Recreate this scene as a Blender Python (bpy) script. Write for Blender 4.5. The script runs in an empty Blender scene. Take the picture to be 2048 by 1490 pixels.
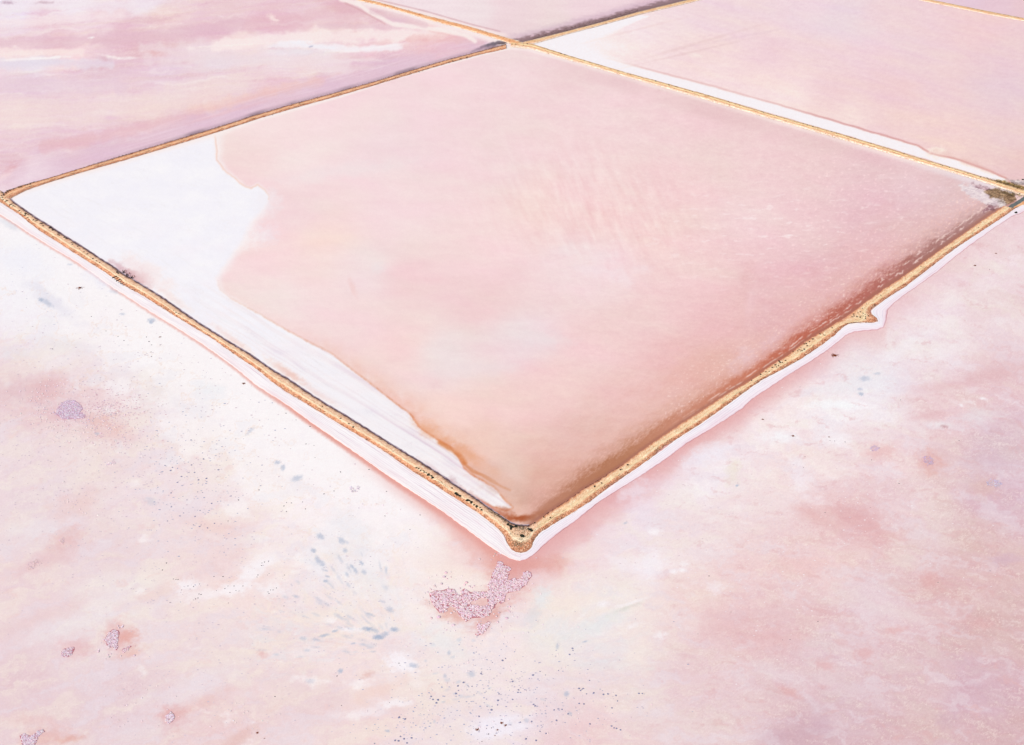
import bpy, math, random
import numpy as np
from mathutils import Vector

SC = bpy.context.scene
COL = SC.collection
rng = np.random.default_rng(7)
random.seed(7)

# ------------------------------------------------------------------ camera
CAM_H = 150.0
PITCH = math.radians(32.7)
FPX, CX, CY = 2245.0, 1024.0, 745.0        # focal length and centre in photo pixels (2048 x 1490)
cam_d = bpy.data.cameras.new('camera')
cam = bpy.data.objects.new('camera', cam_d)
COL.objects.link(cam)
cam.location = (0, 0, CAM_H)
cam.rotation_euler = (math.radians(90) - PITCH, 0, 0)
cam_d.sensor_width = 36.0
cam_d.lens = 36.0 * FPX / 2048.0
cam_d.clip_start = 1.0
cam_d.clip_end = 60000.0
SC.camera = cam

# ------------------------------------------------------------------ light
SUN_EL = math.radians(50)
SUN_AZ = math.radians(218)                  # compass-like: 0 = +Y, clockwise; the sun stands behind the camera, to its left
sx, sy, sz = math.sin(SUN_AZ) * math.cos(SUN_EL), math.cos(SUN_AZ) * math.cos(SUN_EL), math.sin(SUN_EL)
W = bpy.data.worlds.new('World'); SC.world = W; W.use_nodes = True
nt = W.node_tree; nt.nodes.clear()
out = nt.nodes.new('ShaderNodeOutputWorld'); bg = nt.nodes.new('ShaderNodeBackground'); sky = nt.nodes.new('ShaderNodeTexSky')
sky.sky_type = 'NISHITA'; sky.sun_disc = False
sky.sun_elevation = SUN_EL; sky.sun_rotation = SUN_AZ
sky.air_density = 1.0; sky.dust_density = 1.5; sky.ozone_density = 1.0
bg.inputs['Strength'].default_value = 0.10
nt.links.new(sky.outputs[0], bg.inputs[0]); nt.links.new(bg.outputs[0], out.inputs[0])
sun_d = bpy.data.lights.new('sun', 'SUN'); sun_d.energy = 4.0; sun_d.angle = math.radians(0.53); sun_d.color = (1.0, 0.96, 0.90)
sun = bpy.data.objects.new('sun', sun_d); COL.objects.link(sun)
sun.rotation_euler = Vector((sx, sy, sz)).to_track_quat('Z', 'Y').to_euler()
sun.location = (sx * 300, sy * 300, sz * 300)
SC.view_settings.view_transform = 'Standard'
SC.view_settings.look = 'None'
SC.view_settings.gamma = 1.0
SC.view_settings.use_curve_mapping = False
SC.view_settings.exposure = 0.0
# light that a flat surface of albedo 1 returns to the camera (measured with a grey card in this light)
CARD = np.array([1.257, 1.274, 1.334])

# ------------------------------------------------------------------ helpers
def srgb2lin(c):
    c = np.asarray(c, dtype=np.float64) / 255.0
    return np.where(c <= 0.04045, c / 12.92, ((c + 0.055) / 1.055) ** 2.4)

def albedo(c):
    """sunlit sRGB colour of a thing in the photograph -> its base colour under the measured light"""
    return np.clip(srgb2lin(np.clip(c, 0, 255)) / CARD, 0.0, 0.95)

def ground(u, v, z=0.0):
    """photo pixel -> point of the lake bed (at height z)"""
    u = np.asarray(u, float); v = np.asarray(v, float)
    a = (u - CX) / FPX; b = (v - CY) / FPX
    t = (CAM_H - z) / (math.sin(PITCH) + b * math.cos(PITCH))
    return t * a, t * (math.cos(PITCH) - b * math.sin(PITCH)), t

def mpp(u, v):
    """metres per photo pixel at a ground point"""
    return float(ground(u, v)[2]) / FPX

def _hash(ix, iy, seed):
    h = (ix.astype(np.uint32) * np.uint32(374761393)) ^ (iy.astype(np.uint32) * np.uint32(668265263)) ^ np.uint32((seed * 2246822519) & 0xffffffff)
    h = (h ^ (h >> np.uint32(13))) * np.uint32(1274126177)
    h = h ^ (h >> np.uint32(16))
    h = h * np.uint32(2654435761)
    return h ^ (h >> np.uint32(15))

def pnoise(x, y, seed=0):
    """gradient noise, about -1..1"""
    x = np.asarray(x, np.float32); y = np.asarray(y, np.float32)
    xf = np.floor(x); yf = np.floor(y)
    fx = x - xf; fy = y - yf
    ix = xf.astype(np.int32); iy = yf.astype(np.int32)
    def g(ox, oy):
        a = _hash(ix + ox, iy + oy, seed).astype(np.float32) * np.float32(2 * math.pi / 4294967296.0)
        return np.cos(a) * (fx - ox) + np.sin(a) * (fy - oy)
    w = fx * fx * fx * (fx * (fx * 6 - 15) + 10); q = fy * fy * fy * (fy * (fy * 6 - 15) + 10)
    n0 = g(0, 0) * (1 - w) + g(1, 0) * w
    n1 = g(0, 1) * (1 - w) + g(1, 1) * w
    return (n0 * (1 - q) + n1 * q) * np.float32(1.5)

def fbm(x, y, seed=0, octv=4, gain=0.5):
    s = 0; a = 1.0; t = 0
    for k in range(octv):
        s = s + a * pnoise(x * (2.03 ** k) + 17.3 * k, y * (2.03 ** k) - 9.1 * k, seed + 31 * k); t += a; a *= gain
    return s / t * 1.35

def sstep(e0, e1, x):
    t = np.clip((x - e0) / (e1 - e0), 0, 1)
    return t * t * (3 - 2 * t)

def seg_dist(u, v, poly, closed=False):
    P = list(poly) + ([poly[0]] if closed else [])
    d = np.full(np.shape(u), 1e9, np.float32)
    for (x0, y0), (x1, y1) in zip(P[:-1], P[1:]):
        dx, dy = x1 - x0, y1 - y0
        L = dx * dx + dy * dy + 1e-9
        t = np.clip(((u - x0) * dx + (v - y0) * dy) / L, 0, 1)
        d = np.minimum(d, np.hypot(u - (x0 + t * dx), v - (y0 + t * dy)))
    return d

def inside(u, v, poly):
    r = np.zeros(np.shape(u), bool)
    n = len(poly)
    for i in range(n):
        x0, y0 = poly[i]; x1, y1 = poly[(i + 1) % n]
        if y0 == y1: continue
        c = ((y0 > v) != (y1 > v)) & (u < (x1 - x0) * (v - y0) / (y1 - y0) + x0)
        r ^= c
    return r

def sdist(u, v, poly):
    d = seg_dist(u, v, poly, True)
    return np.where(inside(u, v, poly), -d, d)

def xinterp(u, pts):
    """y of a polyline that runs in x, carried on straight beyond its ends"""
    p = sorted(pts); x = np.array([a for a, _ in p], float); y = np.array([b for _, b in p], float)
    r = np.interp(u, x, y)
    r = np.where(u < x[0], y[0] + (u - x[0]) * (y[1] - y[0]) / (x[1] - x[0]), r)
    r = np.where(u > x[-1], y[-1] + (u - x[-1]) * (y[-1] - y[-2]) / (x[-1] - x[-2]), r)
    return r

# ------------------------------------------------------------------ traced outlines (photo pixels on the ground)
A_LO = [(-900, -164), (-120, 328), (0, 404), (40, 430), (75, 459), (112, 482), (150, 507), (210, 544), (250, 572), (287, 592), (337, 624), (375, 647), (425, 677),
        (462, 704), (519, 742), (544, 764), (574, 785), (612, 807), (649, 830), (687, 853), (749, 890), (787, 915), (824, 942), (862, 965), (899, 989), (937, 1013), (962, 1030), (980, 1044)]
A_UP = [(-885, -172), (-105, 312), (8, 386), (14, 393), (25, 404), (50, 422), (75, 439), (100, 454), (125, 471), (150, 486), (175, 502), (200, 519), (225, 534), (245, 549), (265, 560),
        (285, 572), (325, 597), (350, 614), (375, 632), (400, 649), (450, 680), (500, 710), (547, 743), (574, 758), (612, 784), (649, 808), (687, 830), (724, 853),
        (762, 877), (787, 893), (837, 923), (887, 955), (912, 973), (937, 989), (974, 1015), (998, 1031)]
BULB = [((1002, 1063), (1010, 1040)), ((1011, 1074), (1022, 1047)), ((1015, 1087), (1030, 1050)), ((1021, 1097), (1036, 1051.5)), ((1031, 1104), (1040, 1052)),
        ((1041, 1106), (1044, 1052)), ((1054, 1103), (1048, 1052)), ((1063, 1096), (1053, 1052)), ((1066, 1085), (1058, 1051)), ((1072, 1074), (1066, 1047)), ((1080, 1065), (1072, 1043))]
B_LO = [(1093, 1057), (1120, 1040), (1149, 1026), (1179, 1004), (1224, 969), (1262, 944), (1299, 919), (1329, 892), (1374, 866), (1414, 839), (1449, 814), (1480, 791), (1523, 760),
        (1566, 738), (1598, 720), (1641, 692), (1673, 667), (1690, 651), (1702, 645), (1722, 644), (1740, 645), (1752, 645), (1756, 641), (1752, 634), (1742, 628), (1740, 621), (1748, 614), (1771, 599), (1787, 587),
        (1811, 573), (1861, 535), (1911, 496), (1961, 464), (1998, 439), (2030, 417)]
B_UP = [(1085, 1034), (1107, 1019), (1136, 1001), (1162, 982), (1204, 957), (1244, 931), (1284, 901), (1312, 882), (1354, 853), (1396, 826), (1430, 804), (1462, 783), (1500, 762),
        (1540, 732), (1575, 711), (1612, 682), (1641, 665), (1655, 657), (1664, 651), (1672, 646), (1680, 641), (1688, 636), (1696, 631), (1704, 625), (1712, 619), (1720, 613), (1730, 605), (1752, 589), (1768, 578),
        (1795, 561), (1836, 532), (1886, 496), (1936, 461), (1974, 434), (2008, 412)]
C_UP = [(4, 388), (16, 380), (45, 370), (100, 355), (175, 332), (250, 310), (325, 287.5), (425, 257.5), (512, 229.5), (587, 207.5), (662, 187.5), (737, 166.5), (812, 144), (887, 121.5), (962, 102), (1012, 88)]
C_LO = [(20, 398), (34, 388), (70, 373), (125, 356), (200, 334), (250, 320), (325, 297.5), (425, 267.5), (512, 238.5), (587, 216.5), (662, 196), (737, 174), (812, 151), (887, 128.5), (962, 108.5), (1026, 94.5)]
D_UP = [(1030, 82), (1064, 87), (1124, 106.5), (1174, 121.5), (1224, 136.5), (1274, 151), (1324, 164), (1374, 178), (1424, 192), (1474, 207), (1536, 225.5), (1611, 247), (1686, 268.5), (1761, 291), (1836, 314.5), (1911, 336.5), (1986, 360), (2036, 376), (2200, 427)]
D_LO = [(1020, 95), (1054, 96.5), (1124, 116), (1174, 131), (1224, 145.5), (1261, 156), (1299, 167), (1349, 181.5), (1399, 196), (1449, 211), (1536, 236), (1611, 258), (1686, 280), (1761, 302), (1836, 325), (1911, 347), (1973, 366), (2030, 386), (2190, 437)]
E_UP = [(500, -62), (740, 0), (762, 5), (812, 19), (862, 33), (937, 52), (1000, 71), (1040, 82)]
E_LO = [(490, -57), (718, 1.5), (756, 10), (806, 24), (857, 40), (930, 59), (990, 77), (1030, 91)]
F_UP = [(1046, 84), (1061, 80.5), (1124, 65), (1199, 45.5), (1274, 24.5), (1349, 6), (1375, 0), (1500, -33), (1800, -110)]
F_LO = [(1052, 90), (1076, 86), (1136, 68.5), (1208, 49.5), (1283, 28.5), (1356, 11.5), (1399, 1), (1516, -28), (1815, -104)]
G_UP = [(1690, -40), (1861, -1), (1936, 14), (1986, 24), (2048, 36), (2300, 90)]
G_LO = [(1684, -35), (1850, 3), (1925, 18.5), (1980, 30), (2045, 42), (2295, 97)]
RED_A = [(-910, -142), (-130, 352), (0, 429), (25, 444), (62, 469), (100, 492), (150, 522), (187, 547), (225, 575), (250, 590), (300, 623), (350, 653), (400, 685), (450, 720), (480, 743), (512, 770), (569, 806), (624, 846),
         (687, 889), (737, 924), (787, 959), (837, 991), (887, 1024), (937, 1061), (987, 1098), (1009, 1112), (1027, 1120)]
OUT_B = [(1041, 1122), (1058, 1116), (1076, 1103), (1093, 1086), (1120, 1064), (1149, 1044), (1199, 1003), (1274, 957), (1324, 924), (1374, 887), (1424, 857), (1486, 817), (1501, 801), (1542, 774), (1587, 744), (1620, 724),
         (1652, 703), (1679, 682), (1692, 671), (1708, 664), (1730, 662), (1754, 660), (1768, 654), (1773, 638), (1776, 620), (1791, 604), (1810, 589), (1824, 580), (1873, 545), (1911, 513), (1948, 485), (1986, 458), (2023, 433), (2048, 424), (2300, 340)]
# white salt inside the main pond
WHITE_M = [(20, 400), (34, 388), (70, 373), (250, 320), (425, 268), (432, 272), (435, 320), (446, 338), (462, 350), (476, 362), (490, 373), (503, 376), (516, 370), (530, 380), (538, 392), (535, 408), (520, 427), (508, 440), (475, 497), (450, 534), (433, 557), (440, 580),
           (462, 598), (500, 619), (512, 625), (562, 655), (612, 682), (662, 707), (709, 744), (749, 774), (787, 804), (824, 832), (837, 854), (862, 872), (899, 894), (917, 914), (927, 937), (949, 954), (987, 974), (1004, 994), (1024, 1015), (1010, 1020),
           (985, 1012), (940, 992), (900, 966), (837, 924), (762, 878), (687, 831), (612, 785), (547, 744), (450, 681), (350, 615), (265, 561), (175, 503), (100, 455), (25, 405)]
WHITE_R = [(1064, 88), (1090, 79), (1140, 66), (1280, 30), (1300, 32), (1220, 62), (1165, 85), (1190, 105), (1211, 116), (1286, 137), (1399, 166), (1536, 204), (1661, 240), (1761, 270), (1833, 291), (1861, 307), (1911, 318), (1961, 336), (2011, 356), (2024, 372), (1986, 361), (1836, 315), (1536, 226), (1274, 152), (1124, 107)]

def mid(lo, up):
    """a line half way between two traced edges, as a function of x"""
    xs = np.linspace(max(lo[0][0], up[0][0]), min(lo[-1][0], up[-1][0]), 120)
    return list(zip(xs, (xinterp(xs, lo) + xinterp(xs, up)) / 2))

MID_AB = mid(A_LO, A_UP) + [(1000, 1050), (1012, 1066), (1042, 1078), (1068, 1060)] + [(x, y) for x, y in mid(B_LO[:15] + B_LO[30:], B_UP) if x > 1085]
MID_TOP = [(-1, 382), (12, 390)] + [(x, y) for x, y in mid(C_LO, C_UP) if x > 30] + [(1022, 92)] + [(x, y) for x, y in mid(D_LO, D_UP) if 1040 < x < 2025] + [(2033, 398)]
MID_E = mid(E_LO, E_UP); MID_F = mid(F_LO, F_UP); MID_G = mid(G_LO, G_UP)

# ------------------------------------------------------------------ the lake bed: one graded grid, coloured by pond
STEP = 1.6
us = np.concatenate([np.linspace(-2600, -720, 36)[:-1], np.arange(-720, -120, 10.0), np.arange(-120, -30, 6.0), np.arange(-30, 2078, STEP), np.arange(2078, 2170, 6.0), np.arange(2170, 2560, 10.0), np.linspace(2560, 4700, 40)])
vs = np.concatenate([[-655, -620, -570, -500, -430, -360, -290, -230, -180, -140, -110, -85], np.arange(-65, -21, 4.0), np.arange(-20, 1512, STEP), np.arange(1512, 1600, 6.0), np.linspace(1600, 3600, 40)])
U, V = np.meshgrid(us, vs)
X, Y, T = ground(U, V)
U = U.astype(np.float32); V = V.astype(np.float32)
yab = xinterp(us, MID_AB)[None, :]; ytop = xinterp(us, MID_TOP)[None, :]
yab = np.where((us > 2030)[None, :], 405 - (us[None, :] - 2030) * 0.66, yab)
ye = xinterp(us, MID_E)[None, :]; yf = xinterp(us, MID_F)[None, :]; yg = xinterp(us, MID_G)[None, :]
def pond_id(u, v, yab, ytop, ye, yf, yg):
    """0 open lake, 1 main pond, 2 left pond, 3 far pond, 4 right pond, 5 far right pond"""
    top = np.where(u < 1022, np.where(v > ye, 2, 3), np.where(v > yf, np.where((v > yg) | (u < 1600), 4, 5), 3))
    t2 = np.where((u < 8) | (u > 2033), yab, ytop)
    return np.where(v > yab, 0, np.where(v > t2, 1, top))
PID = pond_id(U, V, yab, ytop, ye, yf, yg)

def field(pts, u, v, soft=40.0, p=1.7):
    """smooth blend of colour samples"""
    s = np.zeros(u.shape + (3,), np.float32); w = np.zeros(u.shape, np.float32)
    for (x, y, c) in pts:
        k = 1.0 / ((u - x) ** 2 + ((v - y) * 1.35) ** 2 + soft * soft) ** p * 1e8
        w += k
        for i in range(3): s[..., i] += k * c[i]
    return s / w[..., None]

K_FORE = [(20, 560, (248, 244, 251)), (150, 520, (247, 244, 252)), (300, 700, (251, 246, 252)), (100, 640, (247, 240, 247)), (100, 700, (243, 232, 238)), (30, 760, (236, 214, 222)), (70, 800, (233, 200, 207)), (200, 810, (236, 208, 212)), (300, 760, (240, 230, 236)),
          (200, 900, (240, 222, 224)), (40, 900, (238, 220, 227)), (400, 890, (244, 230, 232)), (400, 800, (247, 238, 243)), (500, 850, (253, 246, 250)), (600, 920, (252, 244, 249)), (620, 990, (252, 242, 247)), (330, 1000, (240, 222, 228)), (120, 1020, (236, 218, 226)),
          (200, 1100, (236, 214, 220)), (60, 1180, (236, 212, 219)), (250, 1200, (240, 226, 230)), (440, 1090, (240, 216, 220)), (520, 1180, (245, 224, 224)), (560, 1120, (247, 234, 237)), (760, 1010, (252, 240, 247)), (780, 1080, (250, 238, 243)), (680, 1130, (245, 236, 241)), (860, 1130, (248, 232, 234)), (150, 1300, (236, 216, 222)),
          (60, 1380, (232, 206, 214)), (250, 1400, (232, 208, 216)), (430, 1330, (238, 218, 222)), (420, 1440, (236, 208, 212)), (560, 1290, (240, 222, 224)), (600, 1400, (236, 212, 217)), (700, 1330, (244, 224, 226)), (760, 1440, (240, 216, 219)), (880, 1400, (240, 222, 224)), (820, 1230, (245, 230, 232)),
          (930, 1330, (243, 228, 232)), (960, 1100, (241, 206, 208)), (930, 1180, (247, 230, 231)), (1020, 1290, (247, 230, 232)), (1000, 1450, (240, 226, 236)), (1120, 1210, (245, 230, 228)), (1100, 1270, (236, 230, 234)), (1200, 1230, (240, 232, 236)), (1250, 1190, (244, 232, 230)), (1130, 1400, (238, 218, 224)), (1180, 1470, (236, 204, 209)),
          (1300, 1400, (236, 216, 220)), (1080, 1150, (240, 208, 210)), (1180, 1130, (243, 222, 228)), (1300, 1140, (246, 232, 239)), (1380, 1060, (241, 222, 228)), (1290, 1010, (242, 228, 240)), (1420, 950, (247, 236, 243)), (1350, 1200, (240, 214, 216)), (1480, 1150, (238, 208, 213)), (1480, 1250, (231, 198, 205)),
          (1400, 1350, (232, 204, 212)), (1450, 1470, (232, 208, 214)), (1550, 1400, (226, 196, 206)), (1550, 840, (249, 236, 241)), (1600, 930, (246, 228, 230)), (1700, 820, (248, 240, 247)), (1720, 750, (241, 236, 243)), (1620, 740, (246, 232, 240)), (1850, 700, (242, 226, 234)),
          (1850, 620, (243, 226, 233)), (1960, 520, (240, 220, 226)), (2020, 620, (238, 216, 222)), (1990, 760, (232, 200, 206)), (1900, 830, (236, 206, 211)), (1780, 920, (240, 214, 220)), (1650, 1000, (237, 208, 212)), (1720, 1050, (229, 190, 196)), (1640, 1120, (238, 210, 214)), (1800, 1000, (234, 208, 216)), (1900, 920, (228, 196, 203)),
          (2000, 900, (221, 193, 206)), (2020, 1000, (219, 186, 203)), (1960, 1090, (222, 190, 196)), (1850, 1080, (230, 206, 214)), (1750, 1200, (230, 206, 218)), (1900, 1170, (222, 186, 194)), (2010, 1250, (217, 184, 192)), (1600, 1250, (228, 194, 202)), (1680, 1300, (227, 203, 214)), (1850, 1350, (222, 193, 204)),
          (1700, 1420, (219, 190, 203)), (1960, 1380, (214, 180, 198)), (1830, 1460, (219, 187, 196)), (1620, 1470, (212, 180, 194)), (2030, 1480, (214, 180, 192)), (-200, 900, (236, 216, 224)), (2400, 1100, (218, 186, 198)), (1000, 1800, (236, 210, 216)), (3500, 1500, (222, 192, 202)), (-1500, 1500, (234, 210, 218))]
K_MAIN = [(1020, 120, (243, 217, 226)), (880, 160, (245, 218, 226)), (700, 220, (246, 220, 226)), (560, 270, (247, 224, 228)), (1130, 150, (240, 210, 220)), (500, 330, (244, 216, 220)), (600, 330, (246, 226, 230)), (780, 290, (243, 216, 226)), (800, 420, (245, 219, 226)), (600, 420, (243, 214, 222)),
          (640, 480, (247, 221, 218)), (560, 520, (246, 218, 222)), (740, 540, (242, 222, 228)), (560, 600, (244, 224, 228)), (820, 560, (241, 207, 214)), (960, 480, (245, 217, 223)), (960, 600, (239, 206, 213)), (700, 640, (244, 216, 222)), (800, 700, (244, 214, 216)), (900, 720, (238, 220, 228)), (1050, 680, (236, 218, 228)),
          (1020, 320, (242, 215, 223)), (1080, 420, (244, 215, 218)), (1180, 330, (242, 214, 222)), (1200, 440, (242, 211, 216)), (1140, 520, (241, 217, 227)), (1210, 540, (241, 218, 228)), (1300, 480, (243, 211, 218)), (1350, 400, (240, 208, 216)), (1300, 250, (240, 211, 221)), (1200, 200, (242, 214, 224)), (1450, 260, (238, 206, 217)),
          (1500, 350, (238, 207, 217)), (1500, 430, (240, 210, 222)), (1620, 330, (236, 204, 214)), (1750, 340, (231, 197, 210)), (1600, 460, (236, 202, 214)), (1750, 430, (228, 190, 205)), (1850, 400, (228, 196, 212)), (1400, 550, (240, 206, 216)), (1300, 620, (238, 203, 213)), (1450, 620, (233, 190, 201)), (1550, 560, (231, 190, 203)), (1650, 520, (228, 186, 202)),
          (1550, 640, (228, 186, 200)), (1180, 700, (240, 206, 214)), (1350, 700, (233, 192, 199)), (1100, 780, (241, 206, 211)), (1250, 780, (235, 197, 202)), (1420, 740, (229, 186, 188)), (1010, 830, (241, 208, 210)), (900, 820, (245, 214, 212)), (1150, 860, (230, 193, 194)), (1060, 900, (232, 194, 191)), (960, 890, (238, 200, 194)), (1000, 950, (228, 196, 193)), (1090, 950, (224, 182, 174)), (1850, 340, (234, 204, 216)), (1900, 380, (226, 202, 216))]
K_LEFT = [(20, 20, (240, 230, 242)), (150, 12, (244, 232, 242)), (300, 10, (238, 222, 234)), (60, 60, (238, 210, 220)), (200, 45, (240, 214, 222)), (330, 30, (240, 212, 214)), (450, 20, (236, 206, 212)), (600, 20, (236, 206, 215)), (100, 85, (234, 196, 205)), (260, 75, (232, 194, 206)), (420, 60, (231, 192, 207)), (560, 50, (232, 190, 204)),
          (680, 30, (228, 184, 194)), (740, 20, (225, 182, 193)), (700, 60, (236, 200, 206)), (40, 104, (249, 228, 229)), (150, 104, (246, 218, 222)), (300, 100, (232, 196, 204)), (480, 86, (246, 224, 224)), (620, 78, (249, 230, 229)), (720, 72, (248, 232, 231)), (800, 70, (243, 212, 216)), (870, 62, (240, 200, 202)), (60, 125, (238, 230, 240)), (200, 140, (230, 200, 214)), (320, 140, (232, 206, 220)),
          (420, 120, (236, 218, 228)), (560, 96, (242, 234, 242)), (640, 105, (240, 226, 232)), (760, 94, (241, 206, 215)), (880, 84, (237, 196, 206)), (950, 80, (228, 196, 210)), (60, 170, (232, 206, 220)), (200, 190, (239, 216, 222)), (350, 180, (238, 216, 222)), (480, 150, (240, 218, 222)), (620, 140, (240, 214, 216)), (740, 128, (231, 200, 213)), (40, 230, (241, 219, 221)), (160, 250, (237, 211, 219)),
          (300, 225, (239, 214, 217)), (420, 200, (240, 212, 214)), (540, 180, (236, 202, 210)), (640, 165, (228, 194, 212)), (800, 125, (226, 194, 210)), (40, 290, (236, 210, 219)), (160, 290, (231, 196, 207)), (280, 260, (231, 196, 208)), (400, 230, (228, 196, 212)), (500, 210, (226, 192, 212)), (30, 335, (227, 190, 202)), (120, 325, (228, 198, 214)), (220, 300, (227, 194, 212)), (60, 355, (236, 214, 226)), (-300, 250, (236, 208, 218))]
K_FAR = [(850, 8, (243, 226, 236)), (950, 20, (241, 226, 234)), (1000, 10, (241, 218, 228)), (1080, 20, (240, 218, 226)), (1100, 45, (238, 220, 224)), (1200, 10, (240, 215, 227)), (1020, 55, (236, 212, 222)), (1300, -5, (234, 205, 218)), (1000, -100, (238, 214, 224))]
K_RIGHT = [(1250, 70, (247, 230, 238)), (1350, 50, (243, 222, 232)), (1450, 30, (240, 216, 228)), (1600, 20, (241, 217, 230)), (1700, 30, (236, 216, 230)), (1800, 40, (238, 212, 226)), (1950, 60, (238, 206, 222)), (1300, 110, (247, 226, 231)), (1420, 110, (243, 217, 224)), (1450, 150, (248, 226, 230)), (1550, 110, (240, 210, 222)), (1560, 160, (246, 220, 226)), (1650, 110, (240, 212, 224)), (1750, 90, (240, 211, 226)),
           (1850, 120, (236, 210, 226)), (2000, 110, (234, 207, 224)), (1560, 190, (249, 230, 232)), (1660, 190, (240, 209, 217)), (1700, 230, (246, 224, 226)), (1770, 180, (237, 204, 218)), (1900, 190, (235, 207, 224)), (2020, 190, (230, 207, 226)), (1800, 240, (240, 211, 218)), (1900, 270, (240, 212, 219)), (2010, 280, (234, 208, 220)), (1960, 320, (236, 208, 216)), (2040, 340, (232, 200, 210)), (2300, 250, (232, 204, 218))]
K_FARR = [(2000, 8, (236, 203, 214)), (1900, 2, (236, 206, 220)), (2040, 20, (238, 204, 210)), (2200, -50, (236, 206, 216))]

big = fbm(X / 42, Y / 60, 3, 4)                      # slow drift
big2 = fbm(X / 30 + 50, Y / 42, 9, 4)
wu = fbm(U / 170, V / 90, 5, 4); wv = fbm(U / 190 + 40, V / 80, 15, 4)
C = np.zeros(U.shape + (3,), np.float32)
UW, VW = U + wu * 46, V + wv * 26
for pid, K, soft in ((0, K_FORE, 34), (1, K_MAIN, 40), (2, K_LEFT, 13), (3, K_FAR, 30), (4, K_RIGHT, 36), (5, K_FARR, 20)):
    m = PID == pid
    sq = 1.0 if pid in (0, 1) else 0.55
    C[m] = field(K, UW[m] * 0.35 + U[m] * 0.65 if pid == 1 else UW[m], V[m] + wv[m] * 26 * sq, soft)

def tint(mask, rgb):
    """shift the colour, rgb = shift at mask 1"""
    for i in range(3): C[..., i] += mask * rgb[i]

def lay(mask, rgb):
    for i in range(3): C[..., i] += mask * (rgb[i] - C[..., i])

M = [PID == k for k in range(6)]
NEAR = np.clip((V - 350) / 500, 0, 1)

# --- wind streaks and cloudy drift of the brine over the open lake
S = V - (-0.40 * U + 0.00017 * U * U)                 # streak coordinate: lines of equal S bend across the open lake
m0 = M[0].astype(np.float32)
red_zone = sstep(1150, 1700, U)
qx = fbm(U / 64, V / 40, 21, 5, 0.6); qy = fbm(U / 58 + 31, V / 36, 22, 5, 0.6)
n1 = fbm((U + 44 * qx) / 96, (S + 26 * qy) / 26, 23, 6, 0.62)
n2 = fbm((U + 16 * qx) / 22, (S + 9 * qy) / 8, 24, 4, 0.7)
n3 = fbm((U + 30 * qy) / 52 + 7, (S - 18 * qx) / 15, 25, 5, 0.66)
n4 = fbm((U + 60 * qx) / 130 + 3, (S + 30 * qy) / 40, 26, 6, 0.6)
tint(m0 * n1 * (0.55 + 0.45 * red_zone), (-5, -12, -10)); tint(m0 * n2 * (0.55 + 0.6 * red_zone), (-2.5, -5, -4)); tint(m0 * big * 0.7, (2, 5, 1))
tint(m0 * n4, (-1, 4, -4))
low = sstep(560, 760, V)
lay(sstep(0.02, 0.42, n4) * m0 * sstep(1500, 1150, U) * low * 0.30, (248, 232, 227))            # cream drifts
lay(sstep(0.05, 0.45, -n4) * m0 * low * 0.40, (233, 226, 234))                                   # grey-lilac drifts
fil = (1 - sstep(0.0, 0.10, np.abs(n3))) * sstep(-0.25, 0.35, n1 + n4)                            # thin crystalline filaments
lay(fil * m0 * low * (0.30 + 0.18 * red_zone), (249, 236, 236))
lay(sstep(0.22, 0.55, n3) * m0 * sstep(1100, 1500, U) * 0.40, (224, 180, 187))                    # pink islands between them
lay(sstep(0.20, 0.55, -n3) * m0 * sstep(1000, 1400, U) * sstep(1560, 1300, V) * 0.36, (244, 234, 240))
lay(sstep(0.30, 0.60, n3) * m0 * sstep(1100, 800, U) * low * 0.28, (238, 200, 200))
def fan(cu, cv, r0, r1, a0, a1, seed):
    """rays of dried brine that spread from one point; returns two noises and a mask"""
    du, dv = U - cu, (V - cv) * 1.25
    r = np.hypot(du, dv); th = np.degrees(np.arctan2(-dv, du)) % 360
    thw = th + 5 * qx
    k = sstep(a0 - 14, a0 + 8, th) * sstep(a1 + 14, a1 - 8, th) * sstep(r0 * .6, r0 * 1.1, r + 30 * qy) * sstep(r1 * 1.12, r1 * .85, r + 40 * qx) * m0
    return fbm(thw / 5.5, r / 85, seed, 5, 0.66), fbm(thw / 2.2, r / 40, seed + 3, 4, 0.7), k
f1, f2, k_ = fan(800, 1300, 60, 320, 88, 192, 211)
lay(sstep(0.0, 0.45, f1) * k_ * 0.45, (249, 234, 224)); lay(sstep(0.05, 0.45, -f1) * k_ * 0.45, (234, 231, 238)); lay(sstep(0.2, 0.5, f2) * k_ * 0.35, (250, 244, 246)); lay(sstep(0.25, 0.55, -f2) * k_ * 0.3, (222, 214, 226))
f1, f2, k_ = fan(1040, 1340, 110, 270, -1, 62, 221)
lay(sstep(0.0, 0.45, f1) * k_ * 0.45, (246, 232, 228)); lay(sstep(0.05, 0.45, -f1) * k_ * 0.40, (230, 230, 235)); lay(sstep(0.15, 0.5, f2) * k_ * 0.4, (251, 245, 246))
f1, f2, k_ = fan(1040, 1340, 110, 250, 300, 359, 231)
lay(sstep(0.0, 0.45, f1) * k_ * 0.4, (246, 230, 230)); lay(sstep(0.05, 0.45, -f1) * k_ * 0.35, (228, 220, 228)); lay(sstep(0.15, 0.5, f2) * k_ * 0.3, (250, 240, 244))
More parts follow.
